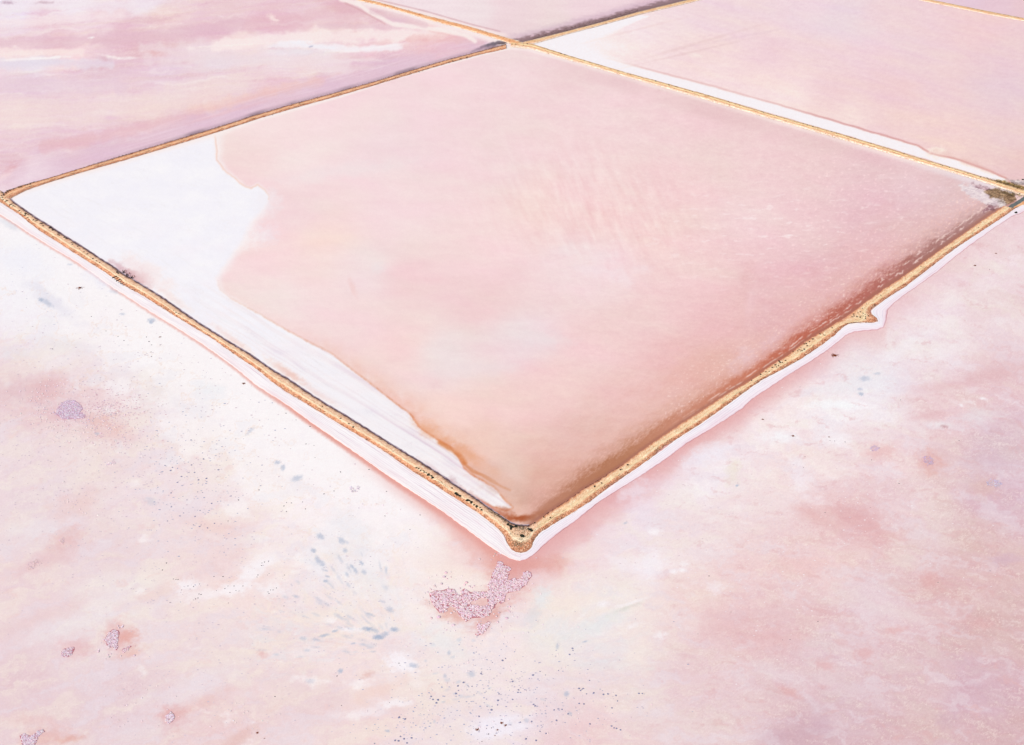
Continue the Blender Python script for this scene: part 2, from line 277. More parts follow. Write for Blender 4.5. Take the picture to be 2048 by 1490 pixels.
# --- main pond: faint diagonal wind texture
D1 = U * 0.5 + V; D2 = V * 0.55 - U * 0.2
m1 = M[1].astype(np.float32)
rt = sstep(700, 1500, U)
tint(m1 * fbm(U / 90, V / 22, 51, 4, 0.6), (-2, -4.5, -3.5)); tint(m1 * fbm(U / 32, V / 12, 52, 4, 0.65) * (0.3 + 0.7 * rt), (-3, -5, -4))
tint(m1 * fbm(D1 / 120, D2 / 40, 53, 3), (2, -3, 1))
fing = fbm((U - 0.42 * V) / 16, V / 62, 57, 4, 0.62)   # fingers that hang from the upper left
fz = np.exp(-(((U - 1190 - (V - 420) * 0.45) / 190) ** 2 + ((V - 420) / 120) ** 2)) * m1
tint(fz * fing, (-6, -16, -14)); tint(fz * 0.4, (0, -3, -3))
tint(m1 * fbm((U + V * 0.3) / 15, (V - U * 0.18) / 4.6, 59, 3, 0.65) * (0.25 + 0.75 * rt), (-3, -5.5, -4.5))
curl = sstep(0.25, 0.6, fbm(U / 38, V / 9, 61, 4, 0.6)) * np.exp(-(((U - 1560) / 330) ** 2 + ((V - 460) / 110) ** 2)) * m1
lay(curl * 0.7, (248, 230, 240))
spk = pnoise(U / 7.5, V / 4.0, 63)
tint(m1 * sstep(0.35, 0.8, spk) * sstep(1350, 1750, U + (V - 500) * 0.3), (14, 16, 15))
# --- left pond: flat bands
m2 = M[2].astype(np.float32)
SL = V + U * 0.07
l1 = fbm((U + 50 * qx) / 190, (SL + 9 * qy) / 13, 71, 6, 0.64); l2 = fbm((U + 20 * qx) / 50, (SL + 5 * qy) / 5, 72, 4, 0.7); l3 = fbm((U + 50 * qy) / 120 + 9, (SL + 8 * qx) / 9, 73, 5, 0.66)
tint(m2 * l1, (-6, -16, -13)); tint(m2 * l2, (-2.5, -6, -4.5)); tint(m2 * l3, (1, 5, -5))
lay((1 - sstep(0, 0.09, np.abs(l3))) * sstep(0, 0.4, l1 + .1) * m2 * 0.30, (250, 234, 232))
lay(sstep(0.2, 0.5, -l1) * m2 * 0.35, (246, 230, 232)); lay(sstep(0.2, 0.5, l1) * m2 * sstep(260, 60, V) * 0.35, (226, 186, 202))
tint((M[3] | M[5]).astype(np.float32) * fbm(U / 120, V / 9, 75, 4), (-3, -5, -4))
# --- right pond: fine slanting scour
m4 = M[4].astype(np.float32)
tint(m4 * fbm((U + V * 0.5) / 60, (V - U * 0.28) / 7, 81, 4, 0.7), (-3, -6, -4)); tint(m4 * fbm(U / 130, (V - U * 0.25) / 26, 82, 4), (-2, -4, 2)); tint(m4 * fbm(U / 14, V / 5, 84, 2), (-2.5, -4, -3))

def slc(u0, u1, v0, v1):
    return (slice(*np.searchsorted(vs, [v0, v1])), slice(*np.searchsorted(us, [u0, u1])))

def dab(u, v, ru, rv, ang, rgb, a, hard=0.0, warp=0.6, seed=0, pid=None):
    """one soft-edged stain of the lake bed"""
    R = max(ru, rv) * 2.6 + 4
    s = slc(u - R, u + R, v - R, v + R)
    uu, vv = U[s] - u, V[s] - v
    if uu.size == 0: return
    c, n = math.cos(math.radians(ang)), math.sin(math.radians(ang))
    p = (uu * c + vv * n) / ru; q = (-uu * n + vv * c) / rv
    r = np.hypot(p, q)
    if warp:
        k = 2.2 / max(ru, rv)
        r = r + warp * fbm(U[s] * k + seed * 3.1, V[s] * k * 1.3 - seed, 200 + seed, 4, 0.6)
    if max(ru, rv) > 9: r = r + 0.30 * n3[s] + 0.22 * n2[s]
    m = (sstep(1.5 - hard * 0.7, 0.1 + hard * 0.75, r)) * a
    if pid is not None: m = m * (PID[s] == pid)
    for i in range(3):
        C[s][..., i] += m * (rgb[i] - C[s][..., i])

def band(poly, w0, w1, rgb, a, pid, wob=0.0, seed=0, side=None):
    """stain that follows a line: full to w0 pixels, gone at w1"""
    P = np.array(poly, float)
    s = slc(P[:, 0].min() - w1 - 8, P[:, 0].max() + w1 + 8, P[:, 1].min() - w1 - 8, P[:, 1].max() + w1 + 8)
    u, v = U[s], V[s]
    ww = fbm(u / 26, v / 26, 300 + seed, 3) * wob if wob else 0
    d = seg_dist(u, v, poly) + ww
    m = sstep(w1, w0, d) * a
    if pid is not None: m = m * (PID[s] == pid)
    if side is not None: m = m * side(u, v)
    for i in range(3):
        C[s][..., i] += m * (rgb[i] - C[s][..., i])

# ---------------- open lake: features
ra, ob = RED_A, OUT_B
dA = (V - xinterp(us, ra)[None, :]) * 0.83; dB = (V - xinterp(us, ob)[None, :]) * 0.83
dA = np.where(U > 1035, -1e3 + 0 * dA, dA); dB = np.where(U < 1035, -1e3 + 0 * dB, dB)
dO = np.maximum(dA, dB) + fbm(U / 40, V / 40, 91, 3) * 4
# white salt beyond bank A, fading out
wA = sstep(150, 10, dA + fbm(U / 90, V / 60, 93, 5) * 70) * sstep(1010, 640, U) * m0
lay(wA * 0.85, (251, 246, 251))
lay(m0 * sstep(130, 60, np.abs(V - 560) + 0 * U) * sstep(240, 60, U) * 0.5, (247, 245, 252))
# white between: ragged reach of the salt
rag = sstep(0.0, 0.35, fbm(U / 110, V / 70, 95, 6, 0.6) + sstep(330, 40, dA) * 0.9 - 0.35) * sstep(60, 250, U) * sstep(950, 700, U) * m0 * (dA > -5)
lay(rag * 0.6, (252, 246, 250))
# red line and blush along the outer toe
wR = np.interp(us, [0, 200, 480, 560, 800, 930, 1030], [5, 6, 7, 10, 12, 16, 24])[None, :]
dAr = dA + 1.6 * fbm(U / 7, V / 7, 96, 3, 0.7)
lay(m0 * sstep(1.15, 0.25, dAr / wR) * (U < 1034) * np.interp(us, [0, 300, 520, 600, 900, 1030], [.5, .5, .62, .85, .85, .8])[None, :], (226, 152, 142))
blA = sstep(40, -2, dA) * m0 * sstep(640, 900, U) * (U < 1035)
lay(blA * 0.75, (230, 166, 162))
blB = sstep(46, -4, dO) * m0 * (U > 1000)
lay(blB * (0.80 - 0.35 * sstep(1500, 1950, U)) * sstep(2060, 1500, U), (224, 158, 160))
lay(sstep(92, 10, dO) * m0 * (U > 1000) * 0.25, (234, 188, 194))
for a in [(1050, 1130, 100, 18, -2, (224, 154, 146), .55), (985, 1125, 50, 18, 30, (230, 168, 160), .5), (930, 1080, 60, 16, 38, (236, 184, 180), .4), (1130, 1085, 90, 20, -30, (228, 170, 172), .35), (1240, 1010, 110, 24, -33, (230, 172, 178), .35)]:
    dab(*a, seed=int(a[0]), pid=0)
# tea-coloured drying rims and pale tongues on the left white salt
iso = fbm(U / 62, V / 46, 97, 5, 0.55)
rim = sstep(0.05, 0.0, np.abs(iso - 0.18)) * m0 * sstep(20, 80, dA) * sstep(330, 160, dA) * sstep(900, 760, U)
lay(rim * 0.45, (240, 216, 206))
lay(sstep(0.18, 0.4, iso) * m0 * sstep(20, 80, dA) * sstep(400, 200, dA) * sstep(900, 760, U) * 0.4, (240, 236, 244))
# red-stained rims round the crust colonies
for a in [(955, 1210, 70, 22, -8, (226, 168, 166), .6), (1015, 1160, 42, 34, -50, (224, 160, 158), .6), (900, 1225, 44, 16, 24, (226, 170, 160), .6), (980, 1235, 40, 12, -30, (222, 156, 148), .6), (964, 1258, 18, 14, -30, (232, 186, 188), .6)]:
    dab(*a, seed=int(a[0]), pid=0)
# dabs: x, y, rx, ry, angle, colour, strength, hardness
PALE, GREY, BLUE, REDD, CREAM = (250, 244, 251), (232, 226, 234), (176, 186, 210), (222, 156, 152), (250, 234, 222)
for i, a in enumerate([
    (100, 600, 70, 14, 38, (226, 222, 238), .55), (40, 520, 60, 26, 20, (242, 240, 252), .7), (205, 560, 40, 16, 30, (236, 234, 250), .7), (30, 705, 40, 12, 0, GREY, .5), (130, 690, 60, 16, 10, GREY, .4),
    (40, 780, 70, 26, -10, (224, 186, 196), .55), (200, 800, 60, 24, 8, (230, 190, 196), .4), (140, 822, 50, 30, 0, (224, 180, 192), .45), (95, 775, 40, 26, -20, (226, 180, 186), .45), (205, 845, 44, 18, 20, (234, 188, 182), .55), (215, 868, 60, 20, 8, (234, 196, 198), .4),
    (150, 1010, 60, 28, -20, (236, 200, 200), .5), (130, 1080, 40, 22, -30, (228, 180, 182), .5), (90, 1120, 70, 18, -18, (230, 190, 196), .45), (420, 1050, 60, 14, 15, (240, 208, 206), .5), (70, 1240, 120, 16, -22, (232, 200, 204), .35), (330, 1180, 120, 14, -24, (236, 204, 206), .4), (480, 1165, 80, 20, -18, (240, 202, 198), .45),
    (238, 1272, 38, 30, 60, (228, 172, 174), .6), (256, 1272, 14, 26, 80, (228, 166, 158), .6), (262, 1305, 30, 10, -20, (234, 188, 180), .5), (150, 1296, 36, 22, 0, (230, 184, 190), .6), (345, 1435, 30, 24, -20, (222, 160, 164), .7), (400, 1405, 70, 14, -24, (232, 192, 192), .5), (90, 1475, 50, 22, -15, (230, 180, 176), .55), (60, 1440, 50, 14, 0, (232, 190, 192), .4), (480, 1475, 50, 12, -30, (224, 176, 170), .4), (140, 1478, 30, 8, -10, (222, 160, 150), .5),
    (150, 1250, 90, 22, -15, (240, 234, 240), .5), (380, 1375, 90, 30, -15, (238, 228, 238), .5), (300, 1460, 100, 20, -14, (236, 222, 230), .5), (60, 1060, 60, 20, -10, (240, 232, 238), .45),
    (375, 1172, 30, 16, 0, PALE, .85), (420, 1190, 60, 12, -10, PALE, .6), (470, 1176, 40, 14, -8, PALE, .85), (500, 1150, 34, 18, -40, PALE, .8), (545, 1180, 26, 16, 0, PALE, .7), (520, 1130, 40, 14, -30, PALE, .75),
    (660, 1240, 16, 7, 0, PALE, .8, .3), (620, 1300, 40, 16, -10, (246, 236, 240), .6), (700, 1258, 34, 6, 0, (250, 246, 252), .8), (800, 1325, 36, 20, 8, (249, 242, 250), .95, .35), (820, 1338, 22, 10, 10, (248, 242, 250), .8), (790, 1405, 34, 10, -6, PALE, .75, .2), (720, 1428, 50, 10, -10, PALE, .55), (790, 1360, 20, 14, 0, PALE, .5), (1000, 1450, 62, 26, -12, (245, 238, 250), .9, .25), (960, 1465, 30, 12, 0, (245, 238, 250), .6), (630, 1130, 14, 40, -20, (242, 238, 248), .55), (720, 1080, 60, 30, 40, (236, 234, 242), .45),
    (880, 1280, 60, 26, 30, (236, 236, 242), .6), (760, 1170, 60, 20, 40, (240, 236, 242), .5), (700, 1130, 90, 40, 45, (240, 236, 242), .4),
    (1085, 1195, 18, 26, 10, (232, 234, 240), .75), (1068, 1230, 14, 24, 20, (222, 220, 226), .6), (1110, 1250, 30, 26, 0, (236, 232, 238), .5), (1190, 1250, 60, 16, -22, (230, 232, 236), .6), (1255, 1215, 34, 5, -22, (222, 220, 216), .7), (1205, 1208, 12, 7, 0, PALE, .8), (1265, 1205, 36, 4, -18, PALE, .7), (1270, 1250, 20, 5, -20, PALE, .7), (1210, 1330, 70, 14, 0, (232, 228, 234), .5), (1220, 1300, 60, 12, 6, (236, 230, 236), .5), (1320, 1270, 16, 8, 0, PALE, .7),
    (1300, 1130, 26, 30, 30, (247, 240, 249), .75), (1240, 1125, 30, 14, 20, (246, 238, 246), .6), (1430, 1175, 18, 12, 0, (246, 236, 244), .7), (1365, 1140, 8, 5, 0, PALE, .9), (1348, 1143, 8, 5, 0, PALE, .9), (1370, 1127, 10, 5, 0, PALE, .7), (1308, 1063, 16, 8, 0, PALE, .8), (1270, 980, 40, 20, -20, (242, 232, 246), .6), (1420, 905, 50, 20, -20, (243, 238, 250), .7), (1390, 925, 26, 14, -30, (240, 232, 246), .5),
    (1465, 950, 16, 26, 10, (238, 226, 220), .7), (1470, 930, 14, 12, 0, (240, 228, 218), .6), (1440, 1100, 34, 14, 0, (244, 230, 236), .5),
    (1665, 808, 46, 10, 0, (248, 246, 252), .9, .2), (1690, 812, 24, 8, 4, (248, 248, 253), .8), (1560, 875, 34, 12, 0, (247, 244, 250), .9), (1670, 880, 34, 16, 6, (249, 243, 250), .8), (1615, 785, 22, 8, -14, (238, 228, 238), .8), (1595, 920, 18, 12, 0, (246, 238, 246), .6), (1600, 960, 20, 34, -30, (246, 236, 246), .65), (1640, 1005, 26, 14, 0, (246, 230, 238), .6), (1700, 770, 70, 16, -10, (238, 234, 242), .6), (1570, 1010, 40, 20, 0, (242, 226, 232), .5),
    (1880, 850, 28, 7, 4, (240, 232, 238), .75), (1960, 830, 40, 18, -8, (232, 222, 230), .6), (1840, 860, 26, 10, 40, (240, 226, 232), .6), (1965, 797, 10, 3, 12, PALE, .9), (1923, 811, 5, 3, 30, PALE, .9), (1938, 803, 18, 5, 0, (244, 232, 238), .7), (1888, 853, 8, 4, 10, (196, 150, 158), .7), (1900, 700, 60, 16, -14, (246, 236, 242), .5), (1800, 700, 80, 16, -30, (246, 240, 248), .5),
    (1700, 1030, 60, 22, 25, (224, 176, 182), .6), (1640, 1040, 44, 14, 20, (226, 180, 184), .5), (1740, 1050, 40, 24, 50, (224, 176, 184), .5), (1620, 1020, 40, 12, 10, (226, 178, 182), .5), (1900, 770, 80, 10, -6, (226, 184, 192), .45), (1860, 830, 40, 8, -8, (224, 180, 188), .5), (2000, 745, 60, 16, -10, (224, 182, 188), .5),
    (1760, 902, 34, 16, 0, (232, 184, 188), .6), (1860, 925, 30, 24, 20, (228, 178, 176), .75), (1965, 975, 30, 26, 0, (222, 184, 182), .5), (1985, 925, 50, 18, 0, (218, 190, 206), .5), (2010, 1120, 30, 14, 0, (210, 178, 200), .6), (1640, 1450, 26, 22, 20, (206, 172, 192), .55), (1895, 1440, 26, 16, -10, (208, 174, 196), .5), (1960, 1385, 40, 18, 10, (212, 180, 198), .4), (1590, 1470, 50, 20, 0, (208, 172, 188), .5),
    (1860, 1160, 22, 20, 30, (224, 174, 180), .6), (1790, 1260, 22, 8, -10, (226, 176, 182), .6), (1960, 1245, 34, 14, 12, (222, 174, 182), .5), (1730, 1305, 26, 14, -10, (224, 176, 184), .6), (1650, 1330, 24, 10, 20, (224, 176, 184), .6), (1540, 1280, 60, 26, 0, (226, 180, 188), .5), (1450, 1240, 60, 40, -20, (228, 186, 194), .5), (1600, 1130, 70, 20, 0, (236, 194, 198), .4), (1470, 1000, 60, 16, -10, (240, 214, 218), .4), (1580, 1385, 26, 8, 24, (222, 172, 176), .6),
    (1560, 1350, 70, 16, 20, (234, 218, 228), .6), (1700, 1380, 120, 18, 16, (230, 210, 222), .5), (1750, 1200, 80, 40, 10, (232, 214, 226), .5), (1820, 1230, 80, 12, 14, (232, 214, 222), .5), (1980, 1210, 70, 12, 14, (230, 206, 212), .5),
    (530, 945, 60, 30, 30, (248, 238, 240), .5), (600, 970, 40, 14, 20, (240, 232, 240), .5), (690, 1040, 40, 26, 40, (240, 236, 244), .5), (660, 1070, 24, 34, 0, (242, 238, 246), .5), (420, 780, 40, 18, 10, (236, 238, 246), .5), (380, 820, 50, 14, 30, (238, 232, 240), .45),
    (735, 1350, 16, 7, -20, (228, 190, 186), .7), (525, 1308, 12, 7, 20, (228, 180, 184), .6), (900, 1140, 60, 14, 10, (250, 232, 224), .5), (880, 1120, 60, 30, 0, (247, 232, 232), .4), (1150, 1200, 70, 16, -12, (248, 232, 224), .5), (1280, 1280, 30, 70, 10, (246, 232, 228), .45), (640, 1230, 100, 14, -6, (246, 232, 226), .5), (760, 1380, 70, 16, -25, (242, 210, 202), .5), (1170, 1430, 60, 40, 0, (238, 206, 210), .4)]):
    dab(*a, seed=i, pid=0)
# slate-blue smears: wet hollows in the flat
for i, a in enumerate([(641, 1073, 9, 6, 30, .6), (683, 1080, 10, 7, 40, .55), (627, 1101, 6, 5, 30, .7), (690, 1101, 5, 5, 40, .55), (639, 1122, 15, 6, 40, .6), (652, 1141, 5, 2, 20, .5), (655, 1153, 6, 2, 20, .65), (651, 1162, 6, 3, 0, .7), (704, 1133, 6, 3, 45, .7), (711, 1141, 7, 4, 55, .55), (723, 1126, 6, 3, 50, .7), (728, 1144, 6, 5, 30, .5), (694, 1149, 6, 3, 60, .5), (772, 1140, 3, 9, 0, .4), (780, 1219, 9, 6, 20, .5), (765, 1203, 7, 3, 20, .4), (736, 1258, 14, 5, 5, .9), (757, 1274, 12, 6, -5, 1.0), (770, 1268, 9, 5, -10, .6), (789, 1259, 9, 5, 5, .85), (751, 1262, 8, 5, 20, .5), (827, 1331, 11, 5, 10, .6), (681, 1342, 6, 5, -30, .7), (740, 1229, 10, 3, 20, .5), (670, 1262, 7, 2.5, -15, .7), (647, 1271, 11, 3, -12, .7), (632, 1279, 8, 3, 10, .5), (707, 1287, 6, 2, -8, .6), (606, 1277, 8, 4, 10, .4), (740, 1295, 8, 3, 0, .35), (746, 1303, 8, 2, 0, .35), (592, 1193, 7, 3, 15, .5), (775, 1462, 6, 3, 0, .6), (943, 1348, 9, 7, 0, .5), (898, 1306, 4, 5, 0, .5), (890, 1352, 4, 5, -10, .5), (555, 925, 7, 4, 0, .6), (566, 935, 5, 7, 10, .6), (594, 957, 12, 6, -20, .55), (82, 600, 6, 4, 30, .7), (95, 606, 16, 5, 35, .45), (303, 641, 9, 5, 0, .6), (302, 645, 4, 3, 0, .7), (245, 628, 6, 3, 0, .45), (140, 529, 6, 2, 0, .4), (194, 867, 6, 3, 10, .5), (300, 1002, 14, 8, 20, .25), (500, 862, 12, 4, -40, .4), (1730, 757, 12, 5, 0, .5), (1722, 788, 6, 4, 20, .7), (1720, 778, 6, 3, 0, .5), (1755, 747, 8, 3, 0, .4), (1474, 971, 4, 2.5, -10, .8), (1251, 1046, 5, 2.5, -20, .45), (1115, 1292, 4, 7, 10, .5), (1133, 1388, 6, 6, 30, .6), (1170, 1283, 6, 2, -15, .6), (1053, 1441, 6, 5, 0, .4), (1140, 1427, 5, 4, 30, .5), (620, 1362, 10, 5, 0, .3), (20, 450, 26, 8, 30, .2), (230, 583, 14, 5, 20, .3), (1500, 690, 1, 1, 0, 0)]):
    dab(a[0], a[1], a[2], a[3], a[4], BLUE, min(1, a[5] * 1.05), 0.2, 0.55, 500 + i, 0)
g_f = np.random.default_rng(99)
for k in range(70):                                   # fainter smears that fan out between them
    th_ = math.radians(g_f.uniform(98, 185)); r_ = g_f.uniform(50, 290)
    u_, v_ = 800 + r_ * math.cos(th_), 1300 - r_ * math.sin(th_) * 0.8
    dab(u_, v_, g_f.uniform(4, 13), g_f.uniform(1.6, 4), math.degrees(math.atan2(-(v_ - 1300), -(u_ - 800))) + 180, (196, 200, 218), g_f.uniform(.15, .5), .1, .5, 600 + k, 0)
for k in range(26):
    dab(g_f.normal(940, 60), g_f.normal(1370, 45), g_f.uniform(3, 8), g_f.uniform(2, 4), g_f.uniform(-30, 30), (190, 200, 220), g_f.uniform(.2, .5), .1, .5, 680 + k, 0)
# small blue-grey freckles in drifts
FRECK = []
def freckles(n, cu, cv, su, sv, ang, rgb, a, r0, r1, seed):
    """a drift of small pebbles, built further down"""
    g = np.random.default_rng(seed)
    c, s_ = math.cos(math.radians(ang)), math.sin(math.radians(ang))
    p, q = g.normal(0, 1, (2, n))
    u = cu + p * su * c - q * sv * s_; v = cv + p * su * s_ + q * sv * c
    r = 0.75 + 0.75 * g.random(n) ** 2
    k = a * (0.55 + 0.55 * g.random(n))[:, None]
    col = np.array(rgb)[None] * k + np.array((238, 220, 226))[None] * (1 - k)
    ok = (v > xinterp(u, RED_A + OUT_B) + 10) & (u > -20) & (u < 2070) & (v < 1510)
    FRECK.append((u[ok], v[ok], r[ok], col[ok]))
freckles(900, 230, 870, 210, 130, -12, (196, 176, 194), .75, 1.4, 2.6, 1)
freckles(260, 380, 960, 80, 80, 0, (160, 166, 196), .9, 1.5, 3.0, 2)
freckles(160, 350, 1130, 190, 60, -10, (190, 176, 194), .6, 1.3, 2.4, 3)
freckles(160, 420, 1340, 120, 100, -10, (190, 180, 200), .6, 1.3, 2.6, 4)
freckles(260, 1080, 1400, 110, 60, 0, (166, 164, 192), .85, 1.6, 3.2, 5)
freckles(160, 930, 1370, 80, 60, 0, (160, 168, 200), .85, 1.6, 3.4, 6)
freckles(90, 840, 1455, 70, 30, 0, (156, 166, 200), .9, 1.6, 3.4, 7)
freckles(160, 680, 1200, 90, 70, 10, (188, 184, 204), .6, 1.4, 3.0, 8)
freckles(90, 140, 640, 120, 60, 20, (200, 208, 228), .6, 1.5, 3.0, 9)
freckles(120, 1420, 1060, 160, 60, -14, (214, 190, 200), .6, 1.4, 2.4, 10)
freckles(200, 1640, 930, 180, 110, 10, (250, 242, 246), .8, 1.5, 3.2, 11)
freckles(150, 1500, 1150, 160, 80, 0, (250, 240, 246), .7, 1.4, 3.0, 12)
freckles(240, 150, 830, 60, 34, 4, (250, 238, 244), .9, 1.4, 2.6, 13)
freckles(260, 215, 820, 44, 26, 8, (206, 150, 172), .8, 1.4, 2.4, 14)
freckles(120, 180, 860, 70, 26, 8, (212, 160, 172), .7, 1.4, 2.4, 15)

# ---------------- main pond: salt, stains
m = M[1]
um, vm = U[m], V[m]
rag = fbm(um / 22, vm / 22, 101, 4, 0.6)
dW = sdist(um, vm, WHITE_M) + rag * np.interp(um, [430, 540, 700, 1000], [3.0, 2.0, 1.4, 2.0])
soft = np.interp(vm, [270, 330, 400, 430, 560, 640, 1000], [26.0, 12.0, 3.0, 20.0, 16.0, 3.0, 2.5])
wm = sstep(soft, -soft * 0.5, dW)
Cm = C[m]
white = np.stack([249 + 0 * um, 246 + 0 * um, 252 + 0 * um], -1)
lowpart = sstep(560, 900, vm)[:, None]
white = white + (fbm(um / 70, vm / 30, 106, 5, 0.6) * 5.0)[:, None] * np.array([-1, -1, -.2]) - ((1 - sstep(0, .06, np.abs(fbm((um + vm) / 90, (vm - um * .55) / 16, 109, 4, .55)))) * 6.0 * sstep(-.1, .4, fbm(um / 60, vm / 40, 110, 2)))[:, None] * np.array([1, 1.15, .9]) + np.maximum(0, fbm(um / 90 + 5, vm / 40, 107, 4))[:, None] * np.array([-1, -5, -3]) * sstep(380, 520, vm)[:, None]
white = white + lowpart * np.array([-4, -6, -5])
stripe_d = (xinterp(um, A_UP) - vm) * 0.83           # distance in from bank A
lines = np.maximum(0, pnoise(stripe_d / 5.0, (um + vm) / 420, 103)) ** 1.5 + 0.6 * np.maximum(0, pnoise(stripe_d / 11.0, (um + vm) / 500, 104))
lm = sstep(6, 22, stripe_d) * sstep(130, 90, stripe_d) * sstep(330, 560, um)
white = white + (lines * lm)[:, None] * np.array([-17, -30, -21])
for o_, w_, k_ in ((34, 1.6, 10), (48, 1.3, 9), (62, 1.4, 8), (88, 1.2, 8)):   # long drying lines parallel to the bank
    q = np.exp(-((stripe_d - o_ - 9 * fbm((um + vm) / 150, vm * 0, 105 + o_, 3)) / w_) ** 2) * sstep(40, 160, um)
    white = white - (q * k_ * 0.8 * np.clip(0.4 + pnoise((um + vm) / 70, vm / 50, 110 + o_), 0, 1))[:, None] * np.array([1, 1.05, .75])
Cm = Cm + wm[:, None] * (white - Cm)
# orange tide line at the salt's edge
edge_w = np.interp(um, [430, 520, 700, 780, 840, 900, 960, 1010], [0.06, 0.26, 0.34, 0.62, 0.85, 0.92, 0.85, 0.6]) * np.clip(0.75 + 0.6 * fbm(um / 9, vm / 9, 108, 3), 0.2, 1.1)
tl = sstep(3.4, 0.4, np.abs(dW - 1.0)) * edge_w * (vm > 560)
Cm = Cm + tl[:, None] * (np.array([206, 120, 82]) - Cm)
fall = sstep(np.interp(um, [500, 800, 900, 1000], [30, 50, 60, 60]), 0, dW) * (dW > -1) * np.interp(um, [430, 600, 780, 900, 1020], [0.05, 0.12, 0.34, 0.46, 0.34]) * (vm > 560) * np.clip(.75 + .7 * rag, 0, 1.2)
Cm = Cm + fall[:, None] * (np.array([230, 160, 136]) - Cm)
tl2 = sstep(3, 0.5, np.abs(dW + 0)) * (vm < 400) * 0.45
Cm = Cm + tl2[:, None] * (np.array([238, 186, 170]) - Cm)
C[m] = Cm
# second drying line below the tide line
band([(925, 925), (945, 942), (965, 950), (985, 962), (1005, 974), (1020, 980)], 1, 5, (206, 128, 88), .75, 1, 2, 3)
band([(880, 885), (905, 900), (922, 915), (930, 926)], 1, 8, (206, 118, 66), .8, 1, 2, 4)
for i, a in enumerate([(860, 862, 44, 14, 32, (226, 150, 108), .45), (930, 905, 34, 12, 34, (226, 156, 118), .6), (950, 920, 60, 14, 30, (230, 176, 156), .45), (1000, 960, 60, 16, 18, (222, 178, 166), .4), (1040, 985, 60, 22, 10, (216, 178, 170), .5), (1060, 1000, 40, 16, 0, (204, 160, 150), .5),
                       (1000, 1026, 26, 7, 14, (190, 116, 96), .8), (1040, 1036, 40, 7, -2, (166, 80, 48), .95), (1070, 1030, 30, 6, -24, (160, 80, 50), .85), (1012, 1020, 18, 6, 20, (186, 112, 90), .7), (960, 1003, 40, 7, 34, (206, 138, 132), .8), (920, 978, 34, 6, 34, (214, 158, 156), .7), (905, 962, 20, 8, 32, (206, 176, 190), .7), (860, 932, 30, 5, 34, (226, 200, 210), .6),
                       (585, 752, 36, 7, 32, (236, 196, 190), .8), (560, 735, 30, 8, 32, (238, 204, 200), .6), (640, 790, 40, 5, 32, (236, 206, 208), .6), (265, 553, 22, 10, 30, (190, 128, 140), .85, .2), (280, 558, 30, 16, 34, (220, 172, 180), .7), (240, 535, 26, 8, 34, (210, 166, 180), .7), (290, 545, 60, 22, 30, (243, 222, 228), .6), (350, 600, 40, 8, 34, (240, 214, 216), .5), (455, 670, 40, 7, 34, (240, 214, 218), .6), (480, 690, 30, 6, 34, (244, 216, 212), .6),
                       (535, 405, 26, 30, 0, (243, 236, 246), .5), (530, 470, 26, 20, 0, (242, 232, 244), .5), (500, 480, 30, 20, -20, (250, 246, 252), .5), (660, 480, 60, 10, -6, (248, 220, 213), .35), (1130, 500, 30, 12, 0, (240, 224, 234), .4), (1200, 512, 40, 12, 0, (240, 224, 234), .4), (1185, 540, 40, 14, 10, (241, 223, 237), .4), (1245, 555, 26, 16, 50, (240, 222, 235), .5), (1285, 538, 24, 8, 0, (241, 222, 234), .5), (755, 535, 14, 12, 0, (236, 224, 230), .6), (970, 735, 80, 16, -4, (236, 220, 228), .55), (1090, 680, 50, 16, 0, (234, 220, 230), .55), (700, 340, 120, 16, -8, (240, 226, 232), .5), (1495, 560, 14, 40, 10, (226, 180, 190), .4), (1500, 610, 10, 30, 8, (238, 204, 220), .4), (1495, 720, 22, 26, -40, (233, 206, 224), .8), (1470, 740, 14, 18, -40, (234, 206, 222), .7), (1540, 690, 34, 14, -40, (230, 198, 218), .6), (1320, 160, 60, 10, 14, (228, 192, 202), .5), (1250, 150, 30, 8, 14, (226, 186, 194), .5), (1330, 178, 20, 5, 14, (214, 164, 168), .6), (1420, 205, 60, 6, 15, (228, 192, 202), .5), (870, 770, 16, 10, 0, (238, 204, 212), .5), (705, 575, 6, 20, -20, (236, 190, 190), .35), (1380, 740, 60, 30, -30, (232, 186, 186), .4)]):
    dab(*a, seed=700 + i, pid=1)
# rust-red bloom against bank B
upB = xinterp(us, B_UP)[None, :]
dI = (upB - V) * 0.83
along = U
n_f = fbm((U + V * 0.75) / 30, (V + U * 0.2) / 20, 111, 5, 0.65)
wid = np.interp(along, [1060, 1120, 1250, 1350, 1480, 1560, 1660, 1760, 1860, 1950], [16, 30, 32, 27, 22, 22, 28, 30, 26, 20])
us1 = sstep(1035, 1075, U)
q_ = dI / wid + n_f * 0.42
teeth = 0.16 * fbm((U + V * 0.8) / 5.5, (V - U * 0.4) / 10, 118, 3, 0.65)
b1 = np.clip(0.60 * sstep(2.1, 0.2, q_ + teeth) + 0.50 * sstep(1.15, 0.45, q_ + teeth * 1.8), 0, 1) * m1 * us1
inner = sstep(0.1, 0.42, dI / np.interp(along, [1060, 1300, 1500, 1700, 1950], [14, 18, 22, 22, 20]) + 0.1 * n_f)
amb = np.interp(along, [1060, 1200, 1330, 1400, 1480, 1560, 1660, 1760, 1880, 1980], [.74, .95, .80, .72, .80, .92, .96, .9, .84, .6])
rr = np.interp(along, [1060, 1250, 1350, 1500, 1600, 1750, 1850, 1990], [150, 150, 174, 182, 172, 156, 132, 124])
gg = np.interp(along, [1060, 1250, 1350, 1500, 1600, 1750, 1850, 1990], [94, 92, 104, 90, 76, 76, 82, 88])
bb = np.interp(along, [1060, 1250, 1350, 1500, 1600, 1750, 1850, 1990], [66, 56, 78, 66, 60, 74, 86, 96])
for i, ch in enumerate((rr, gg, bb)): C[..., i] += b1 * amb * (ch - C[..., i])
